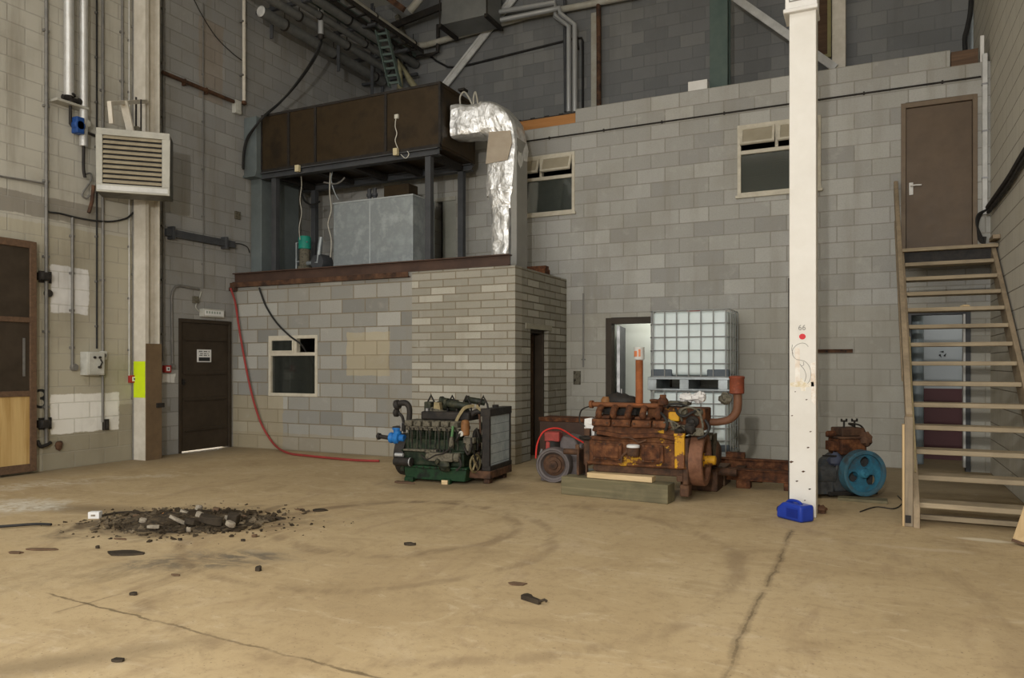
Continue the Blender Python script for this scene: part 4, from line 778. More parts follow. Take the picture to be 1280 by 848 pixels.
# ================================================================ services high up
ZS = 6.67
def ypipe(name, px, py, X, y1, r, mat, lab, py2=None, y0=None, cat='pipe', cap=None):
    a = onX(px, py, X); t = thing(name, lab, cat, (X, a.y if y0 is None else y0, a.z)); MB().cyl((X, a.y if y0 is None else y0, a.z), (X, y1, a.z), r, n=14).build('tube', mat, t)
    ys = [a.y+.5+k*1.2 for k in range(int((y1-a.y-.4)/1.2)+1)]
    for y in ys: MB().lathe((X, y, a.z), (0, 1, 0), [(r+.012, 0), (r+.012, .03)], 14).cyl((X, y+.015, a.z), (X, y+.015, a.z+r+.12), .008, n=6).build('hanger_clip', G['iron'], t)
    if cap: MB().lathe((X, a.y, a.z), (0, -1, 0), [(r, 0), (r*.75, .02), (.01, .021)], 14).build('end_cap', cap, t)
    return t
ypipe('service_pipe', 326, 14, -8.42, YR-.3, .085, G['grey_pipe'], 'lowest fat grey overhead pipe with a pale capped end', cap=G['dustwhite'])
ypipe('service_pipe', 345, 3, -8.2, YR-.2, .07, G['grey_pipe'], 'dark grey overhead pipe next above the lowest fat pipe', y0=7.4)
ypipe('service_pipe', 372, 2, -8.02, YR-.1, .055, G['grey_pipe'], 'thin grey overhead pipe with pale cap beneath the cable tray', y0=8.4, cap=G['dustwhite'])
ypipe('service_pipe', 410, 8, -7.80, YR-.1, .08, G['grey_pipe'], 'grey overhead pipe between the cable tray and fat pipes', y0=7.4)
ypipe('service_pipe', 445, 5, -7.7, 11.85, .065, G['pale_pipe'], 'pale overhead pipe above the cable tray turning along rear wall', y0=7.4)
# silver short pipe with vertical drop
a, b_ = onX(356, 3, -8.0), onX(401, 45, -8.05); 
t = thing('conduit_drop', 'bright vertical conduit dropping from above the overhead pipes to a bare end', 'conduit', (b_.x, b_.y, b_.z)); MB().cyl((b_.x, b_.y, b_.z), (b_.x, b_.y, 7.9), .045, n=14).build('tube', G['chrome'], t)
MB().lathe((b_.x, b_.y, b_.z+.02), (0, 0, -1), [(.05, 0), (.05, .04), (.03, .08)], 12).build('gland', G['iron'], t)
cpts = [b_+Vector((0, 0, -.05)), onX(401, 56, -8.1), onX(392, 76, -8.2), onX(372, 104, -8.35), onX(350, 128, -8.5), onY(330, 145, 8.76), onY(318, 160, 8.68), onY(309, 176, 8.69), onY(305, 194, 8.68), onY(304, 212, 8.68)]
t = thing('drop_cable', 'pair of black cables looping down from the bright conduit to the blue-grey duct', 'cable', cpts[-1])
MB().tube(smooth_path(cpts), .018, 8).build('main_cable', G['black'], t); MB().tube(smooth_path([p+Vector((.02, -.03, .035*math.sin(i))) for i, p in enumerate(cpts)]), .015, 8).build('second_cable', G['black'], t)
# cable tray along, cable ladder dropping from it
def ladder(name, p, q, w, side, rung, mat, lab, cat, up, n):
    p, q = Vector(p), Vector(q); d = Vector(side).normalized()*w/2; t = thing(name, lab, cat, p)
    for s in (-1, 1): MB().bar(p+d*s, q+d*s, .018, .07, up).build('side_rail', mat, t, smooth=0)
    for k in range(n): c = p.lerp(q, (k+.5)/n); MB().bar(c-d, c+d, .035, .02, up).build('rung', mat, t, smooth=0)
    return t
a = onX(470, 45, -7.85); ladder('cable_tray', (-7.85, 7.4, a.z), (-7.85, YR-.3, a.z), .34, (1, 0, 0), 0, G['green_steel'], 'dark metal cable tray running overhead beside the side wall', 'cable tray', (0, 0, 1), 16)
a = onX(440, 15, -7.45); ladder('cable_tray', (-7.5, 7.4, a.z+.1), (-7.5, YR-.5, a.z+.1), .25, (1, 0, 0), 0, G['iron'], 'narrow dark cable tray beside the pale overhead pipe', 'cable tray', (0, 0, 1), 14)
a, b_ = onY(477, 38, 10.2), onY(494, 108, 9.9); ladder('cable_ladder', a, b_, .19, (1, .15, 0), 0, G['green_steel'], 'short dark cable ladder dropping from overhead tray behind the brown box', 'cable ladder', (0, 1, 0), 8)
# brackets hanging under the pipes
for px, py, X, L, lab in ((331, 0, -8.6, .55, 'thin steel hanger bracket at the capped end of the overhead pipes'), (416, 30, -8.25, .75, 'steel hanger bracket midway along the overhead pipes'), (459, 62, -8.25, .9, 'steel hanger bracket near the rear end of overhead pipes'), (472, 92, -8.45, .5, 'steel hanger bracket just above the brown duct box')):
    c = onX(px, py, X); t = thing('pipe_hanger', lab, 'bracket', (X, c.y, c.z), group='hangers under the overhead pipes')
    MB().bx(X-.03, X+.03, c.y+.14, c.y+.16, c.z-L, c.z+.9).build('drop_strip', G['grey_steel'], t, smooth=0); MB().bx(XL, X+.8, c.y+.11, c.y+.17, c.z-.12, c.z-.07).build('cross_arm', G['grey_steel'], t, smooth=0)
# pale pipe along the rear wall and its neighbours
RY = YR-.17
def rpipe(name, px, r, mat, lab, cat='pipe', Y=RY, n=10, sm=False):
    pts = [onY(*q, Y) for q in px]; return tag(MB().tube(smooth_path(pts, 5) if sm else pts, r, n).build(name, mat), lab, cat)
rpipe('rear_pipe', ((524, 57), (534, 56), (660, 20), (800, -7)), .055, G['pale_pipe'], 'pale pipe running level along the rear wall behind the hung duct')
rpipe('rear_pipe', ((505, 78), (520, 72), (540, 68), (547, 65), (547.5, 40), (547.5, 31)), .035, G['iron'], 'black pipe rising to the corner of the hung duct')
rpipe('rear_pipe', ((538, 70), (545, 76), (560, 84), (575, 84), (719, 48), (727, 47.5), (728.5, 52), (728.5, 140)), .02, G['black'], 'thin black pipe sloping across rear wall then dropping beside tubes', Y=YR-.024)
rpipe('rear_pipe', ((721, 46), (722, 56), (723, 62)), .02, G['iron'], 'tiny black pipe tail beside the bent black pipe')
for i, (px, lab) in enumerate((((( 618, 16), (694, 3), (694, 20), (711, 33), (711, 140)), 'bright tube on rear wall, inner of the bent pair'), (((626, 25), (690, 12), (699, 10), (700, 17), (718.5, 31), (718.5, 140)), 'bright tube on rear wall, outer of the bent pair'))):
    rpipe('bright_conduit', px, .042, G['chrome'], lab, 'conduit', Y=YR-.30-i*.09)
rpipe('rear_pipe', ((706, 0), (706, 36), (707, 140)), .028, G['grey_steel'], 'dark tube behind the bent bright pair on rear wall', Y=YR-.08)
rpipe('rust_pipe', ((748, -20), (748.5, 60), (748.5, 140)), .04, G['rust_brown'], 'rust-brown vertical pipe on the rear wall beside a pale batten')
a, b_ = onY(740, 18, YR), onY(747, 140, YR); tag(MB().bx(a.x, b_.x, YR-.05, YR, ZT-.2, a.z).build('pale_batten', G['pale_pipe'], bevel=.003), 'pale vertical batten on rear wall beside the rust-brown pipe', 'batten')
# hung sheet duct
HX0, HX1, HY0, HY1, HZ0 = -6.81, -5.92, 11.3, 11.86, 7.24
t = thing('hung_duct', 'grey sheet metal duct hung high before the rear wall', 'duct', ((HX0+HX1)/2, 11.5, HZ0))
MB().bx(HX0, HX1, HY0, HY1, HZ0, ZC-.01).build('duct_body', G['galv_dark'] if 'galv_dark' in G else gm('dull_sheet_metal', (.17, .175, .17), (.22, .225, .215), rough=.5, metal=.3, scale=3), t, bevel=.004)
for x in (HX0-.04, HX1-.02): MB().bx(x, x+.06, HY0-.05, HY1, HZ0-.06, HZ0).build('support_angle', G['iron'], t, smooth=0)
for x in (HX0-.02, HX1+.02): MB().cyl((x, HY0-.03, HZ0-.05), (x, HY0-.03, ZC), .014, n=8).build('hanger_rod', G['iron'], t)
# braces
o = tag(MB().bar(onY(555, 108, YR-.08), onY(646, -8, YR-.08), .15, .03, (0, 1, 0)).bar(onY(553.5, 107, YR-.08), onY(644.5, -9, YR-.08), .02, .06, (0, 1, 0)).build('steel_brace', G['dustwhite'], smooth=0), 'white diagonal steel brace rising behind the hung duct', 'brace')
o = tag(MB().bar(onY(914, -6, YR-.36), onY(1044, 85, YR-.36), .11, .03, (0, 1, 0)).build('steel_brace', G['dustwhite'], smooth=0), 'white diagonal steel brace crossing high behind the white column', 'brace')
# purlins and far-corner bits near the roof
o = tag(MB().bar(onY(490, 33, 11.7), onY(560, 5, 11.7), .05, .12).build('roof_angle', G['iron'], smooth=0), 'dark sloping steel member in the high far corner', 'steel member', kind='thing')
o = tag(MB().bar(onY(497, 20, 11.9), onY(512, 70, 11.9), .10, .08, (1, 0, 0)).build('corner_post', G['dusty'], smooth=0), 'short dusty post in the high far corner behind pipes', 'post')
o = tag(MB().bar(onY(478, -8, 11.0), onY(505, 12, 11.0), .06, .10).build('roof_angle', G['rust_brown'], smooth=0), 'rusty sloping steel member near the roof in far corner', 'steel member', kind='thing')
o = tag(MB().tube([onY(512, 14, 11.5), onY(534, -12, 11.5)], .07, 12).build('vent_pipe', G['pale_pipe']), 'fat pale pipe slanting up to the roof in far corner', 'pipe')
o = tag(MB().tube([onY(500, 112, 11.6), onY(500, 76, 11.6), onY(512, 100, 11.6), onY(521, 112, 11.6)], .06, 12).build('bent_pipe', gm('yellowed_lagging', (.30, .28, .17), (.22, .2, .13), rough=.7)), 'yellowed bent pipe behind the top of the brown duct box', 'pipe')
# orange timber and dark edging over the top of the wall
a, b_ = onY(648, 152, YB), onY(719, 140, YB)
o = tag(MB().bx(-4.95, -3.935, YB+.005, YB+.06, ZT-.2, ZT-.055).build('edge_timber', G['orange_wood'], bevel=.003), 'orange timber plank along the lowered top of the block wall', 'timber')
m = MB()
for k in range(13): x = -4.93+k*.078; m.bx(x, x+.07, YB+.08, YB+.16, ZT-.2, ZT-.0-.02*(k % 3))
o = tag(m.bx(-4.95, -3.93, YB+.062, YB+.09, ZT-.2, ZT-.02).build('edge_strip', G['iron'], smooth=0), 'ragged black edging standing behind the orange plank', 'edging')
# columns of the rear frame
t = thing('steel_column', 'dark green steel column standing behind the block wall', 'column', (-1.95, 10.62, ZT-.2), kind='thing')
a, b_ = onY(887, 100, 10.6), onY(909.5, 100, 10.6)
MB().bx(a.x, b_.x, 10.60, 10.62, ZT-.2, ZC-.05).bx(a.x, b_.x, 10.84, 10.86, ZT-.2, ZC-.05).bx((a.x+b_.x)/2-.01, (a.x+b_.x)/2+.01, 10.62, 10.84, ZT-.2, ZC-.05).build('column_shaft', G['green_steel'], t, bevel=.003)
MB().bx(a.x+.02, b_.x+.02, 10.55, 10.9, ZT-.2, ZT-.02).build('base_plinth', G['dustwhite'], t, bevel=.004)
a, b_ = onY(861, 106, YB+.08), onY(885, 103, YB+.08)
o = tag(MB().bx(a.x, b_.x, YB+.03, YB+.16, ZT, ZT+.14).build('white_block', G['white'], bevel=.004), 'small white block on the wall top beside green column', 'block')
a, b_ = onY(1040, 50, YR-.3), onY(1057, 50, YR-.3)
t = thing('steel_column', 'cream column on rear wall just beyond the tall white column', 'column', ((a.x+b_.x)/2, YR-.2, ZT-.2), kind='thing')
MB().bx(a.x, b_.x, YR-.3, YR-.005, ZT-.2, ZC-.05).build('column_shaft', G['cream'], t, bevel=.004)
r = sroot('window_4', (-.9, YR, 6)); c, d = onY(1000, 0, YR-.02), onY(1039, 72, YR-.02)
frame_mb(c.x, d.x, d.z, 7.6, YR-.06, YR-.003, .05).build('window_frame', gm('yellowed_frame', (.36, .33, .16), (.3, .27, .13), rough=.6), r, smooth=0)
MB().bx(c.x+.05, d.x-.05, YR-.03, YR-.02, d.z+.05, 7.55).build('pane', G['dk_wood'], r, smooth=0)
p = onY(1216, 40, YR-.1); t = thing('rear_conduit', 'pale conduit rising in the far corner above the brown door', 'conduit', (p.x, YR-.1, ZT-.2)); MB().cyl((p.x, YR-.1, ZT-.2), (p.x, YR-.1, 7.8), .04, n=12).build('tube', G['galv'], t)
o = tag(MB().tube(smooth_path([onY(*q, YR-.25) for q in ((1214, -8), (1213, 15), (1209, 35), (1206, 48), (1207, 70), (1207, 84))]), .03, 8).build('rear_cable', G['black']), 'black cable hanging in the far corner above the brown door', 'cable')
# thin black pipe along the block wall
a, b_ = onY(656, 178.8, YB), onY(1228, 94.2, YB); t = thing('wall_pipe', 'long thin dark pipe running level just below the block wall top', 'pipe', ((a.x+b_.x)/2, YB, (a.z+b_.z)/2)); z = (a.z+b_.z)/2
MB().cyl((a.x, YB-.014, z), (XR-.095, YB-.014, z), .011, n=8).build('tube', G['iron'], t)
for k in range(7): x = a.x+.4+k*.85; MB().bx(x, x+.02, YB-.028, YB, z-.018, z+.018).build('clip', G['iron'], t)
# rusty bracket, conduit, plate on the wall
a, b_ = onY(1021, 438, YB), onY(1066, 441, YB); t = thing('wall_bracket', 'rusty flat bracket on back wall beside the tall white column', 'bracket', (a.x, YB, a.z)); MB().bx(a.x, b_.x, YB-.03, YB, a.z-.035, a.z+.01).bx(a.x, b_.x, YB-.07, YB-.03, a.z-.0, a.z+.01).build('plate', G['rust_brown'], t, bevel=.002)
MB().cyl((a.x+.12, YB-.04, a.z-.015), (a.x+.12, YB-.03, a.z-.015), .012).cyl((b_.x-.08, YB-.04, a.z-.015), (b_.x-.08, YB-.03, a.z-.015), .012).build('bolt', G['iron'], t)
a, b_ = onY(729.5, 367, YB), onY(729.5, 459, YB); t = thing('wall_conduit', 'thin grey conduit on back wall between enclosure and store doorway', 'conduit', (a.x, YB, b_.z)); MB().cyl((a.x, YB-.014, b_.z), (a.x, YB-.014, a.z), .012, n=8).build('tube', G['conduit'], t); MB().bx(a.x-.03, a.x+.03, YB-.02, YB, b_.z+.1, b_.z+.12).build('clip', G['conduit'], t)
a, b_ = onY(717, 464, YB), onY(726, 481, YB); tag(MB().bx(a.x, b_.x, YB-.012, YB, b_.z, a.z).bx(a.x+.01, b_.x-.01, YB-.016, YB-.012, b_.z+.012, a.z-.012).build('wall_plate', G['dusty'], bevel=.003), 'blank grey plate on back wall beside the enclosure corner', 'plate')
# red hose and the black cable to the window
pts = [(XL+.06, EF-.11, 2.44)]+[onY(*q, EF-.06) for q in ((294, 378), (298, 405), (303, 435), (310, 472), (318, 505), (328, 533), (340, 552))]+[onZ(*q, .02) for q in ((356, 566), (385, 570), (420, 573.5), (445, 575.5), (474, 576.5))]
pts[-6] = onY(343, 556, EF-.07); pts[-5] = onZ(360, 566.5, .02)
o = tag(MB().tube(smooth_path(pts), .016, 8).build('red_hose', G['hose_red']), 'red hose hanging from beam end and trailing along floor to green engine', 'hose')
o = tag(MB().tube(smooth_path([onY(324, 360, EF-.05), onY(326, 366, EF-.05), onY(333, 384, EF-.03), onY(346, 404, EF-.03), onY(362, 420, EF-.03), onY(373, 428, EF-.03), onY(379, 434, EF+.02), onY(388, 450, EF+.16), onY(395, 466, EF+.22)]), .014, 8).build('window_cable', G['black']), 'black cable dropping from rusty angle through the open window vent', 'cable')
# pale sliding hatch behind the stand

x0, x1, z0, z1 = D7; r = sroot('door_7', ((x0+x1)/2, YB, z0)); xm = onY(552.5, 280, YB).x
MB().bx(xm, x1-.005, YB+.02, YB+.06, z0+.01, z1-.02).build('door_leaf', gm('pale_green_grey_panel', (.34, .34, .29), (.28, .28, .24), rough=.6, scale=3), r, bevel=.003)
MB().bx(x0, x1, YB-.015, YB+.1, z1-.06, z1).build('door_frame', G['pale_pipe'], r, smooth=0)
# ================================================================ tall white column
CX0, CX1, CY0, CY1 = -.626, -.416, 6.67, 6.88
t = thing('white_column', 'tall white-painted square steel column standing free on the floor', 'column', ((CX0+CX1)/2, (CY0+CY1)/2, 0), kind='thing')
G['colwhite'] = gm('chipped_white_paint', (.72, .70, .65), (.66, .635, .58), rough=.5, scale=3, chip=(.45, .36, .24), chip_at=.70, chip_scale=9)
MB().bx(CX0, CX1, CY0, CY1, 0, 4.23).build('column_shaft', G['colwhite'], t, bevel=.006)
MB().bx(CX0-.03, CX1+.01, CY0-.03, CY1+.02, 4.23, ZC-.03).bx(CX0-.045, CX1+.015, CY0-.045, CY1+.03, 4.21, 4.245).build('column_head', G['white'], t, bevel=.008)
m = MB(); m.bx(CX0+.0, CX1-.025, CY0-.034, CY0-.03, 4.30, 4.31).bx(CX0+.0, CX0+.008, CY0-.034, CY0-.03, 4.31, 5.2).build('head_outline', G['conduit'], t, smooth=0)
yf = CY0-.0015; c = onY(1003, 421, CY0); a = []
m = MB(); n = 20; vs = [(c.x+.026*math.cos(2*math.pi*k/n)*(1+.06*math.sin(3*k)), yf, c.z+.024*math.sin(2*math.pi*k/n)) for k in range(n)]
m.add(vs+[(x, y+.001, z) for x, y, z in vs], [tuple(range(n)), tuple(range(2*n-1, n-1, -1))]+[(k, n+k, n+(k+1) % n, (k+1) % n) for k in range(n)])
m.build('red_dot', gm('red_dot_paint', (.62, .03, .04), (.55, .03, .04), rough=.5), t, smooth=0, label='round red painted dot')
c = onY(1002.5, 410, CY0)
text_obj('stencilled_number', '66', .062, Matrix.Translation((c.x, yf, c.z)) @ Matrix.Rotation(R(90), 4, 'X'), gm('faded_stencil', (.30, .29, .27), rough=.7), t)
def outline(pts, r=.0022): return MB().tube(smooth_path([onY(960+p/6.06, 380+q/6.06, CY0-.001) for p, q in pts], 6), r, 5)
G['pencil'] = gm('pencil_line', (.33, .32, .29), rough=.8)
m = outline(((305, 325), (285, 303), (250, 298), (210, 318), (185, 355), (190, 395), (215, 420), (250, 428), (285, 440), (315, 480), (325, 530), (318, 575), (300, 605)))
m2 = outline(((240, 455), (255, 470), (270, 462), (268, 440))); m.add(m2.v, m2.f); m2 = outline(((250, 470), (275, 500), (288, 545), (278, 590))); m.add(m2.v, m2.f); m2 = outline(((185, 310), (180, 345), (190, 380))); m.add(m2.v, m2.f)
m.build('pencil_outline', G['pencil'], t, smooth=0)
def smudge(name, q, mat):
    m = MB(); pts = [onY(960+p/6.06, 380+r/6.06, yf+.0005) for p, r in q]; k = len(pts)
    m.add(pts+[p+Vector((0, .001, 0)) for p in pts], [tuple(range(k)), tuple(range(2*k-1, k-1, -1))]); return m.build(name, mat, t, smooth=0)
def faded(name, col, f):
    m, nt, b = new_mat(name); v = OBJ(nt)
    lk(nt, MIX(nt, MT(nt, 'MULTIPLY', SS(nt, NOISE(nt, v, 14, 6, .7), .35, .65), f), (.79, .76, .70), col), b.inputs['Base Color']); b.inputs['Roughness'].default_value = .6; return m
smudge('worn_patch', ((165, 600), (240, 588), (250, 560), (285, 600), (345, 590), (350, 625), (290, 632), (285, 660), (250, 662), (245, 630), (170, 628)), faded('yellowish_wear', (.55, .42, .16), .8))
smudge('worn_patch', ((205, 330), (240, 330), (243, 590), (205, 592)), faded('pinkish_wear', (.62, .50, .38), .7))
smudge('worn_patch', ((322, 450), (358, 440), (360, 770), (330, 740)), faded('rusty_wear', (.52, .33, .16), .75))
for k, (p, q, r) in enumerate(((985, 578, 3), (1010, 560, 2), (1004, 590, 2.5), (996, 602, 2), (1012, 612, 2), (990, 520, 1.5), (1008, 500, 1.5), (994, 490, 1.2), (1013, 540, 1.6), (1006, 626, 1.4))):
    c = onY(max(p, 989), q, yf); m = MB(); m.add([(c.x-.006*r, yf, c.z), (c.x, yf, c.z-.003*r), (c.x+.007*r, yf, c.z+.002*r), (c.x, yf, c.z+.004*r)], [(0, 1, 2, 3)]); m.build('paint_chip', G['rust_brown'], t, smooth=0)
MB().bx(CX0-.012, CX0, CY0+.03, CY0+.05, .02, 2.0).build('edge_cable', G['iron'], t, smooth=0)
# blue jerrycan lying at its foot
p, q = onZ(978, 645), onZ(1011, 653); t = thing('jerrycan', 'blue plastic jerrycan lying on its side before the white column', 'jerrycan', ((p.x+q.x)/2, (p.y+q.y)/2-.03, 0), math.atan2(q.y-p.y, q.x-p.x))
m = MB(); m.prism([(-.135, .0), (.135, .0), (.135, .135), (-.07, .14), (-.135, .085)], 'y', -.075, .075); m.build('can_body', G['jerry'], t, bevel=.022, local=True, seg=3)
MB().cyl((-.12, 0, .06), (-.175, 0, .055), .028).build('can_cap', G['black'], t, local=True)
MB().tube(smooth_path([(-.10, 0, .115), (-.05, 0, .148), (.03, 0, .152), (.07, 0, .132)]), .013, 8).build('can_handle', G['jerry'], t, local=True)
MB().bx(-.02, .1, -.0765, -.075, .03, .10).build('can_label', gm('dark_blue_label', (.012, .03, .24), rough=.4), t, smooth=0, local=True)
c = onZ(1027, 642); tag(MB().blob((c.x, c.y, .035), (.09, .09, .07), jit=.5, seed=4).bx(c.x-.05, c.x+.03, c.y-.02, c.y+.03, 0, .03).build('iron_scrap', G['rust_brown']), 'small dark iron scrap on floor beside the white column foot', 'scrap')
# ================================================================ timber stairs
T0, NR = 6.62, 14; ZL = 2.60; rise = ZL/NR; Y1_ = 9.72; run = (Y1_-T0-.05)/(NR-1)
SXL, SXR = .335, 1.185
t = thing('staircase', 'straight open timber staircase climbing along the beige wall to the upper door', 'stairs', ((SXL+SXR)/2, T0, 0))
for k in range(NR-1):
    y = T0+.06+k*run; z = (k+1)*rise; MB().bx(SXL, SXR-.0, y, y+.225, z-.04, z).build('tread', G['tread'], t, bevel=.005)
sl_ = (NR*rise-rise)/((NR-1)*run)
def stringer(x0, x1):
    y0 = T0+.12; z0 = rise-.02; y1 = Y1_+.05
    return MB().prism([(y0-.16, 0), (y0+.10, 0), (y1+.0, z0+(y1-y0)*sl_-.20), (y1, z0+(y1-y0)*sl_+.03), (y0-.16, z0-.0)], 'x', x0, x1)
stringer(SXL-.045, SXL).build('stringer', G['rail'], t, bevel=.004); stringer(SXR, SXR+.045).build('stringer', G['rail'], t, bevel=.004)
MB().bx(SXL-.045, XR-.005, Y1_-.06, YB-.005, ZL-.04, ZL).build('landing_board', G['tread'], t, bevel=.004)
MB().bx(SXL-.045, XR-.005, Y1_+.02, Y1_+.065, ZL-.19, ZL-.04).bx(SXL-.045, XR-.005, YB-.06, YB-.005, ZL-.15, ZL-.04).build('landing_joist', G['iron'], t, smooth=0)  # joists coloured black to stand for the shade below the landing
MB().bx(SXL, SXR, T0+.25, T0+.30, .02, .06).build('foot_board', G['tread'], t, bevel=.004)
MB().bx(SXL-.105, SXL-.045, T0, T0+.09, 0, .86).build('newel_post', G['rail_z'], t, bevel=.005); MB().bx(SXL-.12, SXL-.105, T0-.005, T0+.09, 0, .80).build('newel_facing', G['pine_z'], t, bevel=.002)
MB().bx(SXL-.10, SXL-.06, T0-.006, T0+.0, .03, .09).build('foot_bracket', G['iron'], t, smooth=0)
ra, rb = Vector((SXL-.072, T0+.04, .82)), Vector((SXL-.072, YB-.01, 3.45))
MB().bar(ra, rb, .045, .16).build('handrail', G['rail'], t, bevel=.005)
MB().bar(ra+Vector((0, 1.2, .33)), rb+Vector((0, 0, -.45)), .03, .09).build('mid_rail', G['rail'], t, bevel=.004)
a, b_ = onX(1243, 312, SXR+.02), onX(1253, 320, SXR+.02)
MB().bx(SXR-.01, XR-.004, Y1_-.2, Y1_+.1, ZL+.03, ZL+.075).build('wall_capping', G['rail'], t, bevel=.004)
o = tag(MB().tube(smooth_path([(SXL-.03, 7.6, 1.52), (SXL-.025, 7.3, 1.05), (SXL-.02, 7.05, .75), (SXL-.015, 6.95, .55), (SXL-.02, 6.85, .40)]), .006, 6).build('thin_string', G['strap']), 'thin tan cord hanging inside the stair rail', 'cord')
p = onZ(1264, 672); q = onZ(1290, 686)
t = thing('leaning_plank', 'pale planed plank leaning against the beige wall at the stair foot', 'plank', p)
pb_, pt = Vector((.955, 6.26, .005)), Vector((1.20, 6.36, .80)); d = (pt-pb_).normalized(); s_ = Vector((.75, -.62, 0)); s_ = (s_-d*s_.dot(d)).normalized()
m = MB(); m.bar(pb_+d*.02, pt, .15, .04, s_.cross(d)); m.build('board', G['pine_z'], t, bevel=.004); MB().bar(pb_+d*.0, pb_+d*.02, .152, .042, s_.cross(d)).build('stained_end', G['dk_wood'], t, smooth=0)
c = onX(1187, 455, 6) ; p = Vector((.86, T0+.12+9*run, 10*rise))
o = tag(MB().blob((p.x, p.y+.05, 10*rise+.012), (.09, .06, .03), jit=.4, seed=2).build('crumpled_scrap', G['pine']), 'small pale scrap lying on a middle stair tread', 'scrap')
# ================================================================ stacked caged tanks
IX0, IX1, IY0, IY1 = -2.585, -1.595, 9.50, 10.20
def caged_tank(z0, h, lab, cap):
    t = thing('caged_tank', lab, 'tank', ((IX0+IX1)/2, (IY0+IY1)/2, z0), group=None); zp = z0+.17; zt = z0+h
    p = MB(); p.bx(IX0-.03, IX1+.02, IY0-.02, IY1, zp-.03, zp); p.bx(IX0-.03, IX1+.02, IY0-.02, IY1, z0, z0+.02)
    for f in (0, .43, .93): x = IX0-.03+(IX1-IX0-.03)*f; p.bx(x, x+.115, IY0-.02, IY1, z0+.02, zp-.03)
    p.build('pallet', G['galv'], t, bevel=.004)
    m = MB(); m.bx(IX0+.02, IX1-.02, IY0+.02, IY1-.03, zp+.02, zt-.012); m.build('bottle', G['plastic'], t, bevel=.05, seg=4)
    for x in (IX0+.01, IX0+.72): MB().bx(x, x+.27, IY0+.0, IY0+.09, zp, zp+.10).build('corner_block', gm('dark_corner_block', (.10, .12, .14), rough=.5) if 'dark_corner_block' not in bpy.data.materials else bpy.data.materials['dark_corner_block'], t, bevel=.015)
    if cap: MB().cyl(((IX0+IX1)/2, IY0+.32, zt-.014), ((IX0+IX1)/2, IY0+.32, zt+.022), .09, n=20).build('filler_cap', G['red'], t)
    H = zt-zp; r = .0085; nz = 5
    for k in range(nz+1):
        z = zp+.004+(H-.006)*k/nz; a = r
        if k < nz or True: MB().tube([(IX0+.03, IY0, z), (IX1-.03, IY0, z), (IX1-.008, IY0+.01, z), (IX1, IY0+.03, z), (IX1, IY1-.04, z), (IX1-.03, IY1-.01, z), (IX0+.03, IY1-.01, z), (IX0, IY1-.04, z), (IX0, IY0+.03, z), (IX0+.03, IY0, z)], a, 6).build('cage_hoop', G['cage'], t)
    for x in [IX0+.035+(IX1-IX0-.07)*k/6 for k in range(7)]: MB().cyl((x, IY0-.008, zp), (x, IY0-.008, zt), .0085, n=6).build('cage_bar', G['cage'], t)
    for y in [IY0+.08+(IY1-IY0-.17)*k/3 for k in range(4)]:
        for x in (IX1+.008, IX0-.008): MB().cyl((x, y, zp), (x, y, zt), .0085, n=6).build('cage_bar', G['cage'], t)
    return t
G['cage'] = gm('galvanised_cage', (.42, .44, .44), (.32, .33, .33), rough=.4, metal=.4, scale=6)
lower = caged_tank(0, .935, 'white caged plastic tank on floor, lower of the stacked pair', False)
upper = caged_tank(.94, 1.02, 'white caged plastic tank stacked on top of another caged tank', True)
# ================================================================ rusty orange-brown engine on timbers
pt = onZ(774, 625); t = thing('timber_baulk', 'heavy grey-green timber baulk under the rusty engine', 'timber', (-2.2, 6.87, 0), R(-4.5))
MB().bx(-.54, .54, -.1, .1, 0, .175).build('baulk', G['timber'], t, bevel=.006, local=True)
o = MB().bx(-.32, .33, -.06, .06, 0, .05).build('timber_plank', G['pine'], bevel=.003); o.location = (-2.16, 6.87, .177); o.rotation_euler = (0, 0, R(-3)); tag(o, 'short pale planed plank on the timber baulk under the rusty engine', 'plank')
EZ = .23
t = thing('rusty_engine', 'big rust-brown diesel engine with exposed flywheel, propped on timbers', 'engine', (-2.5, 6.85, EZ))
RU, RY_, RB = G['rust'], G['rusty_yellow'], G['rust_brown']
L = dict(local=True)
def bolts(pts, r=.011, ax=(0, -1, 0), h=.012):
    m = MB()
    for p in pts: m.lathe(p, ax, [(r, 0), (r, h), (.001, h+.002)], 6)
    return m
m = MB(); m.prism([(.06, .10), (.92, .10), (.96, .02), (.93, 0), (.08, 0), (.04, .03)], 'y', .06, .46); m.build('sump', RB, t, bevel=.01, **L)
m = MB(); m.bx(.02, .95, .03, .48, .09, .40).bx(.0, .97, .015, .49, .085, .125).bx(.02, .95, .02, .49, .355, .385); m.build('crankcase', RY_, t, bevel=.012, **L)
for x0, x1 in ((.07, .36), (.55, .76)): MB().bx(x0, x1, -.002, .03, .145, .335).bx(x0+.03, x1-.03, -.014, 0, .17, .31).build('side_cover', RU, t, bevel=.012, **L)
bolts([(x, -.002, z) for x in (.09, .2, .34, .57, .66, .74) for z in (.16, .325)]).build('cover_bolts', RB, t, **L)
MB().bx(.865, .955, -.012, .03, .10, .44).bx(.86, .96, -.02, .03, .44, .475).build('yellow_plate', G['yellow'], t, bevel=.006, label='chipped yellow painted end plate', **L)
MB().prism([(.30, .40), (.56, .36), (.86, .40), (.95, .46), (.95, .54), (.78, .58), (.08, .56), (.04, .46)], 'y', .04, .46).build('cylinder_block', RY_, t, bevel=.012, **L)
MB().prism([(.10, .43), (.36, .39), (.70, .42), (.88, .39), (.90, .435), (.70, .47), (.38, .44), (.12, .475)], 'y', -.005, .05).build('side_rail', RU, t, bevel=.008, **L)
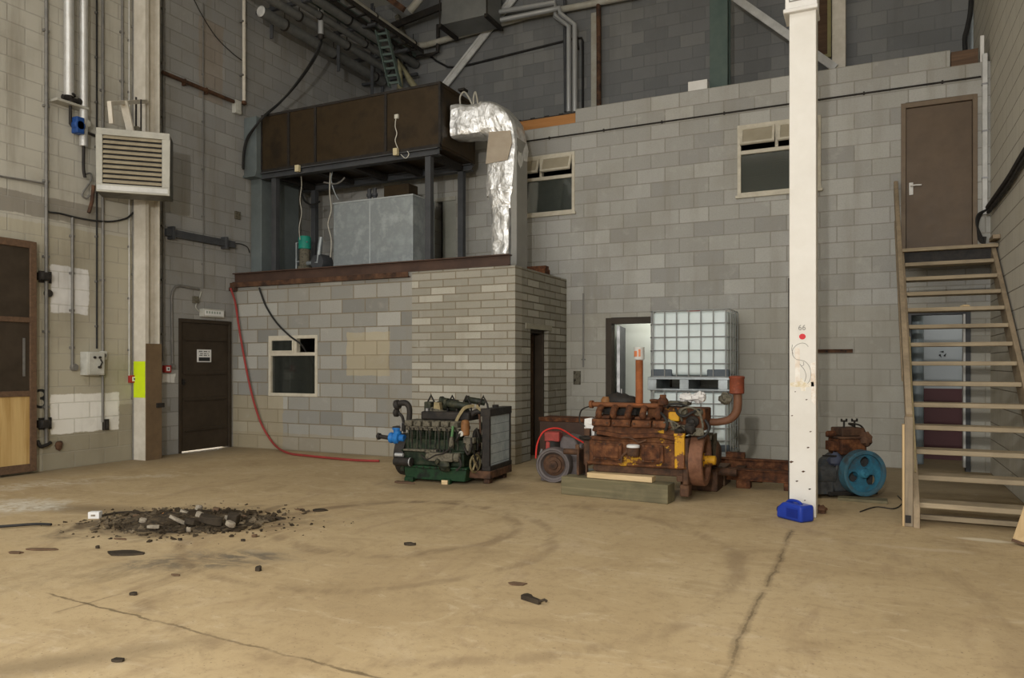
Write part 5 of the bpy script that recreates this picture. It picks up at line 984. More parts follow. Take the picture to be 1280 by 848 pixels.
for k in range(4):
    x = .05+k*.20; MB().bx(x+.005, x+.19, .0, .42, .52, .60).bx(x+.02, x+.175, .04, .40, .60, .635).build('cylinder_head', RU, t, bevel=.012, **L)
    bolts([(x+.03, -.0, .56), (x+.165, 0, .56)], .012).build('head_bolts', RB, t, **L)
for k in range(5): x = .08+k*.145; MB().tube(smooth_path([(x+.04, .10, .60), (x+.04, .03, .65), (x+.04, .07, .71), (x+.04, .12, .74)], 4), [.033]*13, 12).build('manifold_branch', RU, t, **L)
MB().cyl((.02, .12, .755), (.70, .12, .755), .028, n=16).lathe((.02, .12, .755), (-1, 0, 0), [(.045, -.01), (.045, .02), (.02, .03)], 14).build('exhaust_manifold', gm('dull_rust_pipe', (.13, .05, .022), (.19, .075, .03), rough=.75, scale=12, bump=.3), t, **L)
MB().cyl((.49, .14, .74), (.49, .14, 1.26), .036, n=18).lathe((.49, .14, .755), (0, 0, 1), [(.07, 0), (.07, .02), (.04, .025)], 16).build('exhaust_stack', G['rust_pipe'], t, label='tall thin rust-orange exhaust pipe', **L)
MB().blob((.27, .28, .79), (.32, .22, .18), 16, 10, .35, 5, 4).bx(.1, .44, .2, .40, .64, .74).build('starter_lump', G['iron'], t, **L); MB().cyl((.27, .28, .86), (.27, .28, .93), .01).build('filler_stem', G['steel'], t, **L)
MB().lathe((.13, .22, .74), (0, 0, 1), [(.05, 0), (.05, .07), (.03, .10)], 14).build('oil_cap', G['orange'], t, **L)
MB().bx(.56, .86, .16, .44, .62, .74).lathe((.62, .24, .74), (0, 0, 1), [(.05, 0), (.04, .05), (.055, .055), (.055, .08), (.01, .085)], 14).build('rocker_cover', RY_, t, bevel=.012, **L)
MB().bx(.72, .93, .22, .42, .755, .80).build('cover_plate', G['dusty'], t, bevel=.006, **L)
# pump and filters at the flywheel end
MB().bx(.84, 1.12, .10, .40, .50, .74).bx(.78, .86, .05, .3, .56, .70).build('pump_housing', RU, t, bevel=.014, **L)
for x in (.92, 1.06): MB().lathe((x, .095, .70), (0, -1, 0), [(.045, -.01), (.045, .015), (.035, .03), (.01, .032)], 16).build('pump_cap', G['dusty'], t, label='pale round cap', **L)
MB().lathe((1.01, .09, .60), (0, -1, 0), [(.06, -.02), (.06, .02), (.03, .04), (.03, .07), (.012, .08)], 16).build('pump_drive', G['iron'], t, **L)
MB().tube(smooth_path([(.92, .06, .60), (.905, .04, .69), (.95, .02, .745), (1.02, .02, .75), (1.08, .03, .70), (1.11, .04, .58), (1.10, .05, .50), (1.05, .06, .46)]), .011, 8).build('fuel_pipe', G['dusty'], t, label='pale looped fuel pipe', **L)
MB().bx(1.00, 1.12, .04, .06, .45, .535).bx(.9, .95, .03, .07, .50, .56).build('steel_lug', G['dusty'], t, bevel=.006, **L)
for a, b_ in (((.80, .02, .62), (.86, -.0, .52)), ((.76, .01, .58), (.90, -.01, .57)), ((.86, .03, .50), (.95, .01, .55))): MB().tube(smooth_path([a, ((a[0]+b_[0])/2, -.02, (a[2]+b_[2])/2+.03), b_]), .01, 8).build('pipe_tail', G['dusty'], t, **L)
MB().blob((.84, .03, .555), (.08, .07, .10), 12, 8, .4, 8, 5).build('lift_pump', G['dusty'], t, **L)
for q in (((.70, .06, .70), (.76, .0, .66), (.80, -.02, .58), (.78, .0, .50)), ((.86, .05, .74), (.90, -.01, .68), (.96, -.02, .66), (1.02, .0, .70), (1.08, .05, .73)), ((.78, .08, .74), (.82, .0, .78), (.90, .0, .79), (.97, .04, .76)), ((1.12, .1, .62), (1.16, .08, .54), (1.13, .06, .46), (1.06, .06, .42))): MB().tube(smooth_path(q), .013, 8).build('rubber_hose', G['black'], t, **L)
MB().lathe((.73, .10, .76), (0, 0, 1), [(.035, 0), (.05, .01), (.05, .06), (.03, .09), (.03, .12)], 14).build('breather', RU, t, **L)
MB().bx(.80, .90, .02, .08, .60, .70).build('yellow_housing', G['yellow'], t, bevel=.01, label='chipped yellow housing', **L)
MB().blob((1.0, .03, .53), (.10, .08, .12), 12, 8, .4, 12, 5).blob((.90, .02, .50), (.09, .07, .08), 12, 8, .4, 14, 5).build('linkage', G['iron'], t, **L)
# oil filter
MB().lathe((.48, -.03, .215), (0, 0, 1), [(.055, 0), (.06, .02), (.06, .085), (.055, .09)], 18).build('oil_filter', RB, t, **L); MB().lathe((.48, -.03, .306), (0, 0, 1), [(.062, 0), (.062, .02), (.05, .03), (.01, .032)], 18).build('filter_cap', G['signwhite'], t, label='white cap on the oil filter', **L)
MB().tube(smooth_path([(.36, 0, .40), (.44, -.03, .41), (.50, -.03, .385), (.535, -.02, .36), (.60, -.01, .39)]), .009, 8).tube(smooth_path([(.42, 0, .33), (.41, -.02, .25), (.37, -.02, .20), (.36, -.02, .13)]), .012, 8).build('oil_pipe', RB, t, **L)
# flywheel with hollow face
fx = .985
MB().lathe((fx, .26, .17), (1, 0, 0), [(.10, -.03), (.27, -.01), (.285, .0), (.285, .125), (.275, .135), (.225, .135), (.215, .125), (.21, .03), (.10, .025), (.02, .02)], 40, closed=False).build('flywheel', gm('flywheel_rust', (.13, .06, .035), (.20, .095, .055), (.10, .05, .032), rough=.7, scale=7, bump=.2), t, **L)
MB().lathe((fx+.02, .26, .17), (1, 0, 0), [(.075, 0), (.075, .09), (.05, .1), (.05, .20), (.035, .21), (.01, .21)], 22).build('hub', G['yellow'], t, label='yellow painted hub', **L)
bolts([(fx+.11, .26+.062*math.cos(R(60*k)), .17+.062*math.sin(R(60*k))) for k in range(6)], .010, (1, 0, 0)).build('hub_bolts', RB, t, **L)
MB().bx(.93, .985, .02, .50, -.08, .42).prism([(.04, -.21), (.16, -.21), (.2, -.08), (.04, -.08)], 'x', .90, .985).build('bell_housing', RB, t, bevel=.012, **L)
MB().bx(.87, .93, .04, .14, -.05, .02).build('mounting_foot', RB, t, bevel=.008, **L)
# nose end
MB().bx(-.05, .03, .05, .46, .06, .36).build('timing_case', RB, t, bevel=.02, **L)
MB().lathe((-.05, .26, .18), (-1, 0, 0), [(.10, 0), (.10, .03), (.05, .035), (.05, .12), (.035, .125), (.035, .28), (.02, .285)], 18).build('crank_nose', RB, t, **L)
MB().lathe((-.01, .09, .375), (0, 0, 1), [(.04, -.03), (.085, -.01), (.09, .0), (.09, .012), (.03, .02), (.03, .07)], 18).build('cap_flange', G['iron'], t, **L)
MB().bx(-.11, -.085, .03, .25, -.05, .24).bx(-.12, -.08, .02, .04, .24, .30).build('front_bracket', RB, t, bevel=.005, **L); MB().bx(-.02, .0, .03, .07, -.05, .10).build('front_stay', RB, t, bevel=.004, **L)
MB().prism([(-.045, .385), (.04, .385), (.055, .545), (.01, .60), (-.06, .585), (-.065, .48), (-.045, .46)], 'y', .12, .17).lathe((.0, .118, .55), (0, -1, 0), [(.028, 0), (.028, .006), (.018, .007)], 12).build('white_bracket', G['white'], t, bevel=.006, label='white bracket plate', **L)
MB().bx(-.045, .015, .06, .118, .40, .48).build('small_box', RB, t, bevel=.005, **L)
MB().tube(smooth_path([(.02, .10, .74), (-.07, .1, .70), (-.10, .1, .64), (-.10, .1, .55), (-.05, .1, .50)]), .008, 6).build('small_pipe', G['iron'], t, **L)
# air intake: pipe, elbow, cleaner
p = Vector((0, 0, 0)); rt = t.location
q = [onY(*k, 7.2)-rt for k in ((868, 517), (885, 517), (898, 517), (912, 513), (920, 503), (922, 492), (922, 474))]
MB().tube(smooth_path(q, 5), .040, 16).build('intake_pipe', gm('brown_pipe', (.12, .055, .03), (.17, .08, .045), rough=.6, scale=9), t, **L)
a, b_ = onY(921, 475, 7.2)-rt, onY(921, 452, 7.2)-rt
MB().lathe(a, (0, 0, 1), [(.05, -.01), (.068, 0), (.068, .155), (.072, .16), (.072, .18), (.05, .19), (.01, .19)], 20).build('air_cleaner', gm('red_brown_canister', (.26, .06, .03), (.17, .05, .028), (.33, .09, .04), rough=.5, scale=9), t, label='red-brown air cleaner canister', **L)
MB().blob(a+Vector((-.10, -.02, -.06)), (.12, .10, .13), 14, 10, .35, 3, 5).build('grey_wrap', G['dusty'], t, **L)
# things standing on it
c = onY(801, 417, 7.0); o = MB().lathe((c.x, 6.99, EZ+1.262), (0, 0, 1), [(.044, -.002), (.047, 0), (.047, .115), (.05, .118), (.05, .124), (.042, .124), (.042, .11)], 20, closed=False).lathe((c.x, 6.99, EZ+1.36), (0, 0, 1), [(.044, 0), (.001, .001)], 20, closed=False)
tc_ = thing('tin_can', 'small white and orange tin can capping the tall exhaust pipe', 'tin can', (-2.01, 6.99, EZ+1.262))
o = MB().lathe((0, 0, 0), (0, 0, 1), [(.044, 0), (.049, .003), (.049, .112), (.051, .115), (.051, .121), (.04, .121)], 22).build('can_body', G['dustwhite'], tc_, local=True)
m = MB()
for a0, a1, z0, z1 in ((200, 262, .03, .085), (276, 300, .03, .10)):
    ks = [a0+(a1-a0)*k/5 for k in range(6)]; vs = [(.0497*math.cos(R(k)), .0497*math.sin(R(k)), z) for z in (z0, z1) for k in ks]
    m.add(vs, [(k, k+1, k+7, k+6) for k in range(5)])
m.build('can_label', gm('orange_print', (.60, .17, .06), (.5, .22, .12), rough=.5), tc_, local=True, smooth=0)
c = onY(866, 500, 7.15)
tag(MB().blob((c.x-.06, 7.17, EZ+.835), (.14, .12, .09), 16, 12, .55, 1, 4).blob((c.x+.06, 7.17, EZ+.845), (.13, .10, .10), 16, 12, .55, 6, 4).build('white_rag', G['rag']), 'crumpled white rag lying on top of the rusty engine', 'rag')
# gearbox-like unit behind, with a pale plate
t = thing('gearbox', 'dark rusty gearbox with a pale bracket plate behind the big flywheel', 'gearbox', (-1.2, 7.7, 0))
c = onY(884, 575, 7.7)
MB().lathe((c.x-.12, 7.75, .36), (1, 0, 0), [(.12, -.1), (.21, -.05), (.21, .02), (.15, .06), (.13, .22), (.08, .24)], 24).bx(c.x-.25, c.x+.12, 7.6, 7.9, 0, .22).build('gear_case', G['rust_brown'], t, bevel=.01)
MB().bx(c.x-.08, c.x+.10, 7.48, 7.50, .30, .60).bx(c.x+.08, c.x+.10, 7.48, 7.7, .32, .58).build('bracket_plate', G['dusty'], t, bevel=.006, label='pale bracket plate')
MB().lathe((c.x+.0, 7.48, .46), (0, -1, 0), [(.05, 0), (.05, .02), (.02, .03)], 16).build('shaft_end', G['iron'], t)
MB().cyl((c.x+.1, 7.65, .2), (c.x+.3, 7.65, .2), .04).build('shaft', G['rust_brown'], t)
# rusty steel skid on the floor
t = thing('steel_skid', 'low rusty steel skid frame on floor beside the white column', 'skid', (-1.0, 7.9, 0))
p0, p1 = onZ(905, 600, .06), onZ(985, 604, .06)
ya = 8.0
MB().bx(-1.36, -.66, 7.95, 7.96, .08, .195).bx(-1.36, -.66, 7.93, 8.06, .18, .195).bx(-1.36, -.66, 7.93, 8.06, .08, .095).build('front_channel', RU, t, bevel=.004)
MB().bx(-1.62, -.60, 8.42, 8.43, .13, .245).bx(-1.62, -.60, 8.40, 8.52, .23, .245).bx(-1.62, -.60, 8.4, 8.52, .13, .145).build('rear_channel', RU, t, bevel=.004)
for x in (-1.32, -.75): MB().bx(x, x+.10, 7.96, 8.40, .10, .175).build('cross_member', RB, t, bevel=.004)
for x, y in ((-1.26, 7.93), (-.80, 7.95), (-1.2, 8.4), (-.7, 8.4)): MB().bx(x, x+.14, y, y+.12, 0, .08 if y < 8.2 else .13).build('skid_block', RU, t, bevel=.008)
MB().bx(-1.72, -1.38, 7.98, 8.34, .0, .20).build('bearer_block', G['dk_wood'], t, bevel=.008)
MB().bx(-1.45, -1.25, 8.43, 8.50, .245, .31).build('upright_lug', RU, t, bevel=.006)
# ================================================================ small grey motor
pm_ = onZ(692, 603); t = thing('small_engine', 'small grey engine with round pulley face and red top box', 'engine', (pm_.x, pm_.y, 0), R(8))
GC = G['grey_cast']
MB().lathe((0, -.02, .185), (0, -1, 0), [(.05, -.2), (.185, -.16), (.192, -.10), (.192, .0), (.182, .02), (.165, .02), (.16, .01), (.14, .005), (.115, -.05), (.02, -.055)], 40).build('pulley_rim', GC, t, local=True)
MB().lathe((0, -.02+.045, .185), (0, -1, 0), [(.125, 0), (.12, .005), (.09, .012), (.085, .03), (.05, .035), (.045, .05), (.02, .055), (.002, .056)], 30).build('pulley_hub', G['rust_brown'], t, local=True)
MB().prism([(-.13, .02), (.24, .02), (.27, .15), (.26, .36), (.20, .47), (.07, .49), (.02, .42), (-.13, .35)], 'y', .12, .52).build('engine_block', GC, t, bevel=.02, local=True)
for k in range(7): MB().bx(.1, .272, .15+k*.05, .165+k*.05, .08, .40).build('cooling_fin', GC, t, smooth=0, local=True)
MB().lathe((-.04, .12, .36), (0, 0, 1), [(.085, 0), (.085, .07), (.06, .09), (.06, .12)], 18).build('carburettor', G['iron'], t, bevel=0, local=True)
MB().bx(-.12, .05, .05, .22, .43, .535).bx(-.10, -.05, .03, .06, .28, .43).build('top_box', G['red_dirty'], t, bevel=.012, local=True, label='dirty red top box')
MB().tube(smooth_path([(-.20, .0, .25), (-.19, .02, .40), (-.13, .04, .53), (-.03, .06, .575), (.07, .10, .56), (.20, .16, .47), (.30, .2, .41)]), .009, 8).build('red_lead', gm('bright_red_lead', (.6, .04, .03), rough=.5), t, local=True, label='bright red looping lead')
MB().tube(smooth_path([(.28, .2, .40), (.42, .2, .31), (.52, .2, .24), (.60, .2, .15)]), .006, 6).build('black_lead', G['iron'], t, local=True)
MB().tube(smooth_path([(-.17, .04, .10), (-.17, .02, .22), (-.14, .03, .35)]), .012, 8).build('steel_pipe', G['steel'], t, local=True)
for x in (-.16, .14): MB().bx(x, x+.10, .06, .5, 0, .06).build('foot', GC, t, bevel=.006, local=True)
pc = onY(722, 545, 8.9); t = thing('rusty_crate', 'dark red-brown steel box behind the small grey engine', 'box', (-3.2, 9.0, 0))
x0, x1 = onY(668, 570, 8.75).x, onY(730, 570, 8.75).x; x0 = max(x0, EX+.25)
MB().bx(x0, x1, 8.75, 9.1, 0, .55).build('box_body', G['brown_steel'], t, bevel=.006); MB().bx(x0-.01, x1+.01, 8.74, 9.11, .55, .60).build('box_lid', G['rust'], t, bevel=.005)
c = onZ(729, 585, .05); o = MB().lathe((0, 0, 0), (0, 0, 1), [(.001, 0), (.11, 0), (.125, .02), (.13, .03), (.12, .03), (.10, .012), (.001, .01)], 24, closed=False).build('metal_dish', G['galv']); o.location = (c.x, c.y, .001); tag(o, 'shallow pale metal dish on floor between the two rust-coloured engines', 'dish')
# ---- the rusty engine is squat: bring its height down, keep the wheels round
for o in bpy.data.objects['rusty_engine'].children:
    wheel = o.name.split('.')[0] in ('flywheel', 'hub', 'hub_bolts')
    for v in o.data.vertices:
        v.co.z *= .86
        if wheel: v.co.y = .26+(v.co.y-.26)*.86; v.co.x = fx+(v.co.x-fx)*.9
for n_ in ('tin_can', 'white_rag'):
    o = bpy.data.objects[n_]; dz = (1.262 if n_ == 'tin_can' else .79)*.14
    if n_ == 'tin_can': o.location.z -= dz
    else:
        for v in o.data.vertices: v.co.z -= .115
# ================================================================ green engine with its radiator
t = thing('green_engine', 'dark green diesel engine with grey radiator, greasy and covered in hoses', 'engine', (-4.62, 6.80, 0), R(4))
GR, GG, GI, IR, DU = G['green'], G['ggreen'], G['grime'], G['iron'], G['dusty']
m = MB(); m.prism([(.05, .03), (.86, .03), (.88, .17), (.03, .17)], 'y', .04, .44).bx(.0, .90, .01, .47, .155, .18); m.build('sump', GR, t, bevel=.008, label='bright green painted sump', **L)
for x in (.06, .56): MB().bx(x, x+.12, .0, .06, 0, .05).build('foot', GR, t, bevel=.005, **L)
MB().bx(.58, .66, -.02, .03, .0, .045).build('chock', G['pine'], t, bevel=.003, **L)
bolts([(.05+.09*k, .008, .168) for k in range(10)], .009).build('sump_bolts', IR, t, **L)
m = MB(); m.bx(.02, .84, .05, .45, .18, .34).bx(.02, .84, .08, .45, .34, .46).bx(.0, .86, .02, .46, .325, .35); m.build('crankcase', GG, t, bevel=.012, **L)
MB().prism([(.05, .335), (.50, .335), (.50, .36), (.05, .355)], 'y', -.01, .06).bx(.36, .44, -.03, .05, .33, .355).build('oil_rail', DU, t, bevel=.006, **L)
# six finned cylinders
for k in range(6):
    x = .09+k*.125; m = MB(); m.lathe((x, .16, .36), (0, 0, 1), [(.062, 0), (.062, .19), (.05, .20)], 16)
    for f in range(8): m.lathe((x, .16, .37+f*.021), (0, 0, 1), [(.072, 0), (.072, .008)], 16)
    m.build('cylinder', GG, t, **L)
    MB().bx(x-.055, x+.055, .06, .36, .555, .60).bx(x-.05, x+.05, .03, .30, .60, .665).build('rocker_box', DU, t, bevel=.012, **L)
    MB().cyl((x+.03, .075, .36), (x+.03, .085, .57), .010, n=8).cyl((x-.02, .07, .36), (x-.02, .08, .57), .010, n=8).build('pushrod_tube', GI, t, **L)
    MB().tube(smooth_path([(x+.06, .03, .42), (x+.055, .02, .52), (x+.02, .04, .58), (x, .06, .60)]), .006, 6).build('injector_pipe', IR, t, **L)
MB().bx(.05, .80, .05, .09, .585, .60).build('cover_strip', DU, t, bevel=.003, **L)
# injection pump along the near side, starter
MB().bx(.42, .74, -.05, .07, .245, .335).lathe((.42, .01, .29), (-1, 0, 0), [(.045, 0), (.045, .05), (.02, .06)], 14).lathe((.74, .01, .29), (1, 0, 0), [(.05, 0), (.05, .06), (.03, .07)], 14).build('injection_pump', DU, t, bevel=.01, **L)
for k in range(6): MB().cyl((.46+k*.045, .01, .335), (.46+k*.045, .01, .37), .011, n=8).build('pump_union', IR, t, **L)
MB().cyl((-.06, -.02, .22), (.17, -.02, .22), .045, n=18).lathe((.17, -.02, .22), (1, 0, 0), [(.047, 0), (.047, .01), (.02, .02)], 16).build('starter_motor', IR, t, **L); MB().lathe((.155, -.02, .22), (1, 0, 0), [(.0475, 0), (.0475, .012)], 16).cyl((-.05, -.02, .29), (.06, -.02, .29), .022, n=12).build('starter_band', G['chrome'], t, **L)
MB().blob((.62, -.01, .20), (.16, .12, .12), 14, 10, .4, 2, 4).lathe((.56, -.04, .245), (-.3, -1, 0), [(.028, 0), (.028, .04), (.01, .045)], 12).build('lift_pump', GI, t, **L)
MB().tube(smooth_path([(.30, -.01, .30), (.40, -.04, .26), (.52, -.05, .31), (.64, -.06, .34), (.74, -.03, .42)]), .009, 6).build('fuel_hose', IR, t, **L)
MB().cyl((.70, -.01, .39), (.72, .01, .62), .016, n=10).build('filler_tube', gm('pale_green', (.10, .22, .09), (.08, .17, .07), rough=.5), t, **L)
MB().lathe((.715, -.02, .39), (0, 0, 1), [(.02, 0), (.03, .03), (.025, .10), (.01, .12)], 14).build('oil_can', DU, t, **L)
# flywheel end
MB().lathe((-.03, .25, .27), (-1, 0, 0), [(.22, -.05), (.235, 0), (.235, .07), (.21, .09), (.08, .10), (.05, .13), (.01, .13)], 36).build('flywheel_housing', IR, t, **L)
MB().prism([(.06, .10), (.44, .10), (.46, .30), (.34, .50), (.16, .50), (.04, .30)], 'x', -.04, .02).build('bell_plate', GI, t, bevel=.01, **L)
MB().lathe((-.15, .10, .46), (1, 0, 0), [(.03, -.06), (.06, -.05), (.06, -.02), (.045, 0), (.07, .02), (.07, .08), (.04, .09), (.04, .15)], 18).lathe((-.10, .10, .50), (0, 0, 1), [(.05, 0), (.05, .05), (.065, .055), (.065, .075), (.01, .08)], 16).build('water_pump', G['blue'], t, label='bright blue pump body', **L)
MB().bx(-.14, -.02, .05, .16, .575, .59).cyl((-.2, .10, .455), (-.36, .10, .47), .024, n=12).lathe((-.36, .10, .47), (-1, 0, 0), [(.035, -.01), (.04, .02), (.02, .04)], 12).build('pump_spout', IR, t, **L)
MB().tube(smooth_path([(.04, .14, .66), (.045, .14, .78), (.01, .13, .84), (-.06, .12, .845), (-.11, .12, .825)], 6), [.034]*25, 14).lathe((-.10, .12, .83), (-.8, 0, -.3), [(.05, -.01), (.06, .03), (.045, .05), (.02, .05)], 16).build('exhaust_elbow', IR, t, **L)
MB().tube(smooth_path([(-.02, .13, .52), (-.03, .13, .62), (-.05, .12, .70), (-.10, .12, .73)]), .018, 10).lathe((-.13, .12, .735), (1, 0, 0), [(.02, -.04), (.045, -.02), (.045, .02), (.02, .04)], 12).build('small_elbow', IR, t, **L)
MB().bx(-.035, -.01, .05, .12, .54, .63).build('steel_lug', G['steel'], t, bevel=.004, **L)
# top: manifolds, lifting eyes, air pipe, straps
for x0, x1, y, z, r in ((.40, .62, .30, .875, .035), (.34, .74, .34, .81, .042), (.50, .80, .24, .845, .04), (.72, .95, .36, .885, .035), (.32, .50, .22, .765, .03)):
    MB().tube(smooth_path([(x0, y, z), ((x0+x1)/2, y-.01, z-.012), (x1, y+.02, z-.03)]), r, 14).lathe((x0, y, z), (-1, 0, 0), [(r*1.25, -.02), (r*1.25, .015), (r*.5, .02)], 14).build('air_pipe', GI if z > .8 else DU, t, **L)
MB().bx(.20, .86, .14, .46, .665, .76).build('manifold_box', IR, t, bevel=.02, **L)
for i, x in enumerate((.275, .57, .765, .99)):
    h = .93; MB().tube([(x-.07, .26, .72 if i != 3 else .74), (x-.055, .26, .84), (x, .26, h), (x+.055, .26, .84), (x+.07, .26, .72 if i != 3 else .74)], .012, 8).build('lifting_eye', IR, t, **L)
MB().bx(.21, .30, .20, .30, .67, .86).build('filter_head', GI, t, bevel=.01, **L); MB().cyl((.265, .19, .68), (.265, .19, .79), .028, n=14).build('glass_bowl', G['steel'], t, **L)
MB().prism([(.33, .68), (.42, .68), (.44, .76), (.42, .85), (.35, .86), (.34, .78)], 'y', .20, .27).lathe((.39, .198, .745), (0, -1, 0), [(.03, 0), (.03, .01), (.015, .012)], 14).build('tan_plate', G['strap'], t, bevel=.006, **L)
def strap(pts, w=.035):
    pts = smooth_path(pts, 5); m = MB(); vs = []
    for i, p in enumerate(pts):
        d = (pts[min(i+1, len(pts)-1)]-pts[max(i-1, 0)]).normalized(); s = d.cross(Vector((0, 1, .25))).normalized()*w/2
        for q in (p-s, p+s): vs += [q+Vector((0, -.002, 0)), q+Vector((0, .002, 0))]
    k = len(pts); fs = []
    for i in range(k-1):
        a = i*4; b_ = a+4; fs += [(a, a+2, b_+2, b_), (a+1, b_+1, b_+3, a+3), (a, b_, b_+1, a+1), (a+2, a+3, b_+3, b_+2)]
    return m.add(vs, fs).build('strap', G['strap'], t, smooth=30, **L)
strap([(.71, .10, .66), (.76, .10, .74), (.82, .12, .81), (.90, .20, .83)])
strap([(.92, .22, .83), (.98, .24, .76), (1.02, .28, .70), (.99, .34, .66), (1.02, .40, .60), (1.06, .48, .62), (1.07, .50, .72), (1.04, .44, .82)])
MB().tube(smooth_path([(.92, .24, .84), (.94, .26, .70), (.95, .26, .55), (.94, .24, .30)]), .014, 8).build('rubber_hose', G['rust_brown'], t, **L)
# belt end
MB().lathe((.90, .25, .23), (1, 0, 0), [(.09, 0), (.10, .01), (.085, .025), (.10, .04), (.09, .05), (.03, .05), (.03, .09), (.01, .09)], 26).build('crank_pulley', DU, t, **L)
MB().lathe((.90, .22, .50), (1, 0, 0), [(.07, 0), (.08, .01), (.065, .025), (.08, .04), (.04, .05), (.02, .07)], 24).build('fan_pulley', IR, t, **L)
def belt(c0, r0, c1, r1, x, name):
    pts = []
    a = math.atan2(c1[1]-c0[1], c1[0]-c0[0])
    for k in range(13): th = a+R(90)+math.pi*k/12; pts.append((x, c0[0]+r0*math.cos(th), c0[1]+r0*math.sin(th)))
    for k in range(13): th = a-R(90)+math.pi*k/12; pts.append((x, c1[0]+r1*math.cos(th), c1[1]+r1*math.sin(th)))
    pts.append(pts[0]); MB().tube(pts, .011, 8, caps=False).build(name, IR, t, **L)
belt((.25, .23), .088, (.22, .50), .068, .925, 'drive_belt'); belt((.25, .20), .07, (.10, .42), .055, .955, 'drive_belt')
MB().lathe((.94, .13, .22), (1, -.2, 0), [(.10, 0), (.105, .008), (.10, .02), (.085, .02), (.085, .008)], 28, closed=False).build('pulley_ring', gm('tan_ring', (.20, .16, .08), (.14, .12, .06), rough=.6, scale=12), t, **L)
for k in range(4): a = R(45+90*k); MB().bar((.95, .13, .22), (.95, .13+.09*math.cos(a), .22+.09*math.sin(a)), .014, .02, (1, 0, 0)).build('spoke', G['strap'], t, smooth=0, **L)
MB().lathe((.87, .03, .52), (0, 0, 1), [(.035, 0), (.05, .01), (.05, .13), (.04, .16), (.01, .17)], 18).build('fuel_filter', G['orange'], t, label='orange-brown fuel filter canister', **L)
MB().lathe((.84, .0, .545), (0, -1, 0), [(.03, 0), (.03, .02), (.01, .025)], 14).build('white_plug', G['aged_white'], t, **L)
MB().bx(.84, .98, .03, .10, .44, .50).cyl((.90, .06, .36), (.90, .06, .46), .04, n=14).build('pump_bracket', DU, t, bevel=.008, **L)
MB().blob((.90, .10, .40), (.14, .14, .16), 14, 10, .4, 9, 4).build('alternator', GI, t, **L)
for px in (((.86, .02, .40), (.92, .0, .33), (.96, .0, .40), (.95, .02, .50)), ((.80, .0, .30), (.85, -.04, .22), (.80, -.05, .16)), ((.76, .0, .46), (.80, -.03, .50), (.84, -.01, .56), (.86, .02, .62)), ((.98, .10, .60), (1.0, .12, .5), (.97, .14, .36))): MB().tube(smooth_path(px), .012, 8).build('hose', IR, t, **L)
for k in range(6): a = R(60*k); MB().bar((1.0, .28, .47), (1.0, .28+.20*math.cos(a), .47+.20*math.sin(a)), .06, .006, (1, .3, 0)).build('fan_blade', GI, t, smooth=0, **L)
MB().lathe((.95, .28, .47), (1, 0, 0), [(.04, 0), (.05, .03), (.03, .06)], 16).build('fan_hub', GI, t, **L)
# radiator facing away from the block
RX = 1.02
MB().bx(RX, RX+.10, .16, .20, .17, .74).bx(RX, RX+.10, .74, .78, .17, .74).bx(RX, RX+.11, .16, .78, .14, .19).bx(RX-.02, RX+.11, .16, .78, .72, .80).build('radiator_frame', IR, t, bevel=.006, **L)
rm, nt, b = new_mat('radiator_core'); v = OBJ(nt); s = SEP(nt, v)
w1 = MT(nt, 'FRACT', MT(nt, 'MULTIPLY', s[2], 9.6)); w2 = MT(nt, 'FRACT', MT(nt, 'MULTIPLY', s[2], 160)); nn = NOISE(nt, v, 9, 5, .7)
col = RAMP(nt, nn, [(.35, (.30, .35, .37)), (.65, (.44, .49, .50))]); col = MIX(nt, SS(nt, w1, .08, .02), col, (.10, .11, .11)); col = MIX(nt, MT(nt, 'MULTIPLY', SS(nt, w2, .5, .3), .3), col, (.12, .13, .13))
lk(nt, col, b.inputs['Base Color']); b.inputs['Roughness'].default_value = .7
MB().bx(RX+.02, RX+.09, .20, .74, .19, .72).build('radiator_core', rm, t, smooth=0, label='dusty grey radiator core', **L)
MB().bx(.66, RX+.12, .14, .76, .06, .14).bx(.86, .98, .60, .72, 0, .06).bx(1.02, 1.10, .20, .28, 0, .06).bx(1.02, 1.10, .62, .70, 0, .06).build('skid_frame', G['rust_brown'], t, bevel=.006, **L)
MB().cyl((RX+.04, .45, .80), (RX+.04, .45, .83), .04, n=16).build('radiator_cap', IR, t, **L)
MB().tube(smooth_path([(.82, .22, .70), (.90, .24, .76), (RX+.02, .30, .76)]), .03, 12).build('top_hose', IR, t, **L)
for o in bpy.data.objects['green_engine'].children:
    for v in o.data.vertices: v.co.x = .885*v.co.x-.005
# ================================================================ engine with the blue spoked wheel
bc_ = onZ(1082, 624, 0); t = thing('blue_wheel_engine', 'old rusty engine with a flaking blue flywheel, near the staircase', 'engine', (-.08, 7.78, 0))
wc = Vector((0, 0, .25)); ax = Vector((math.sin(R(34)), -math.cos(R(34)), 0)); r0 = .215
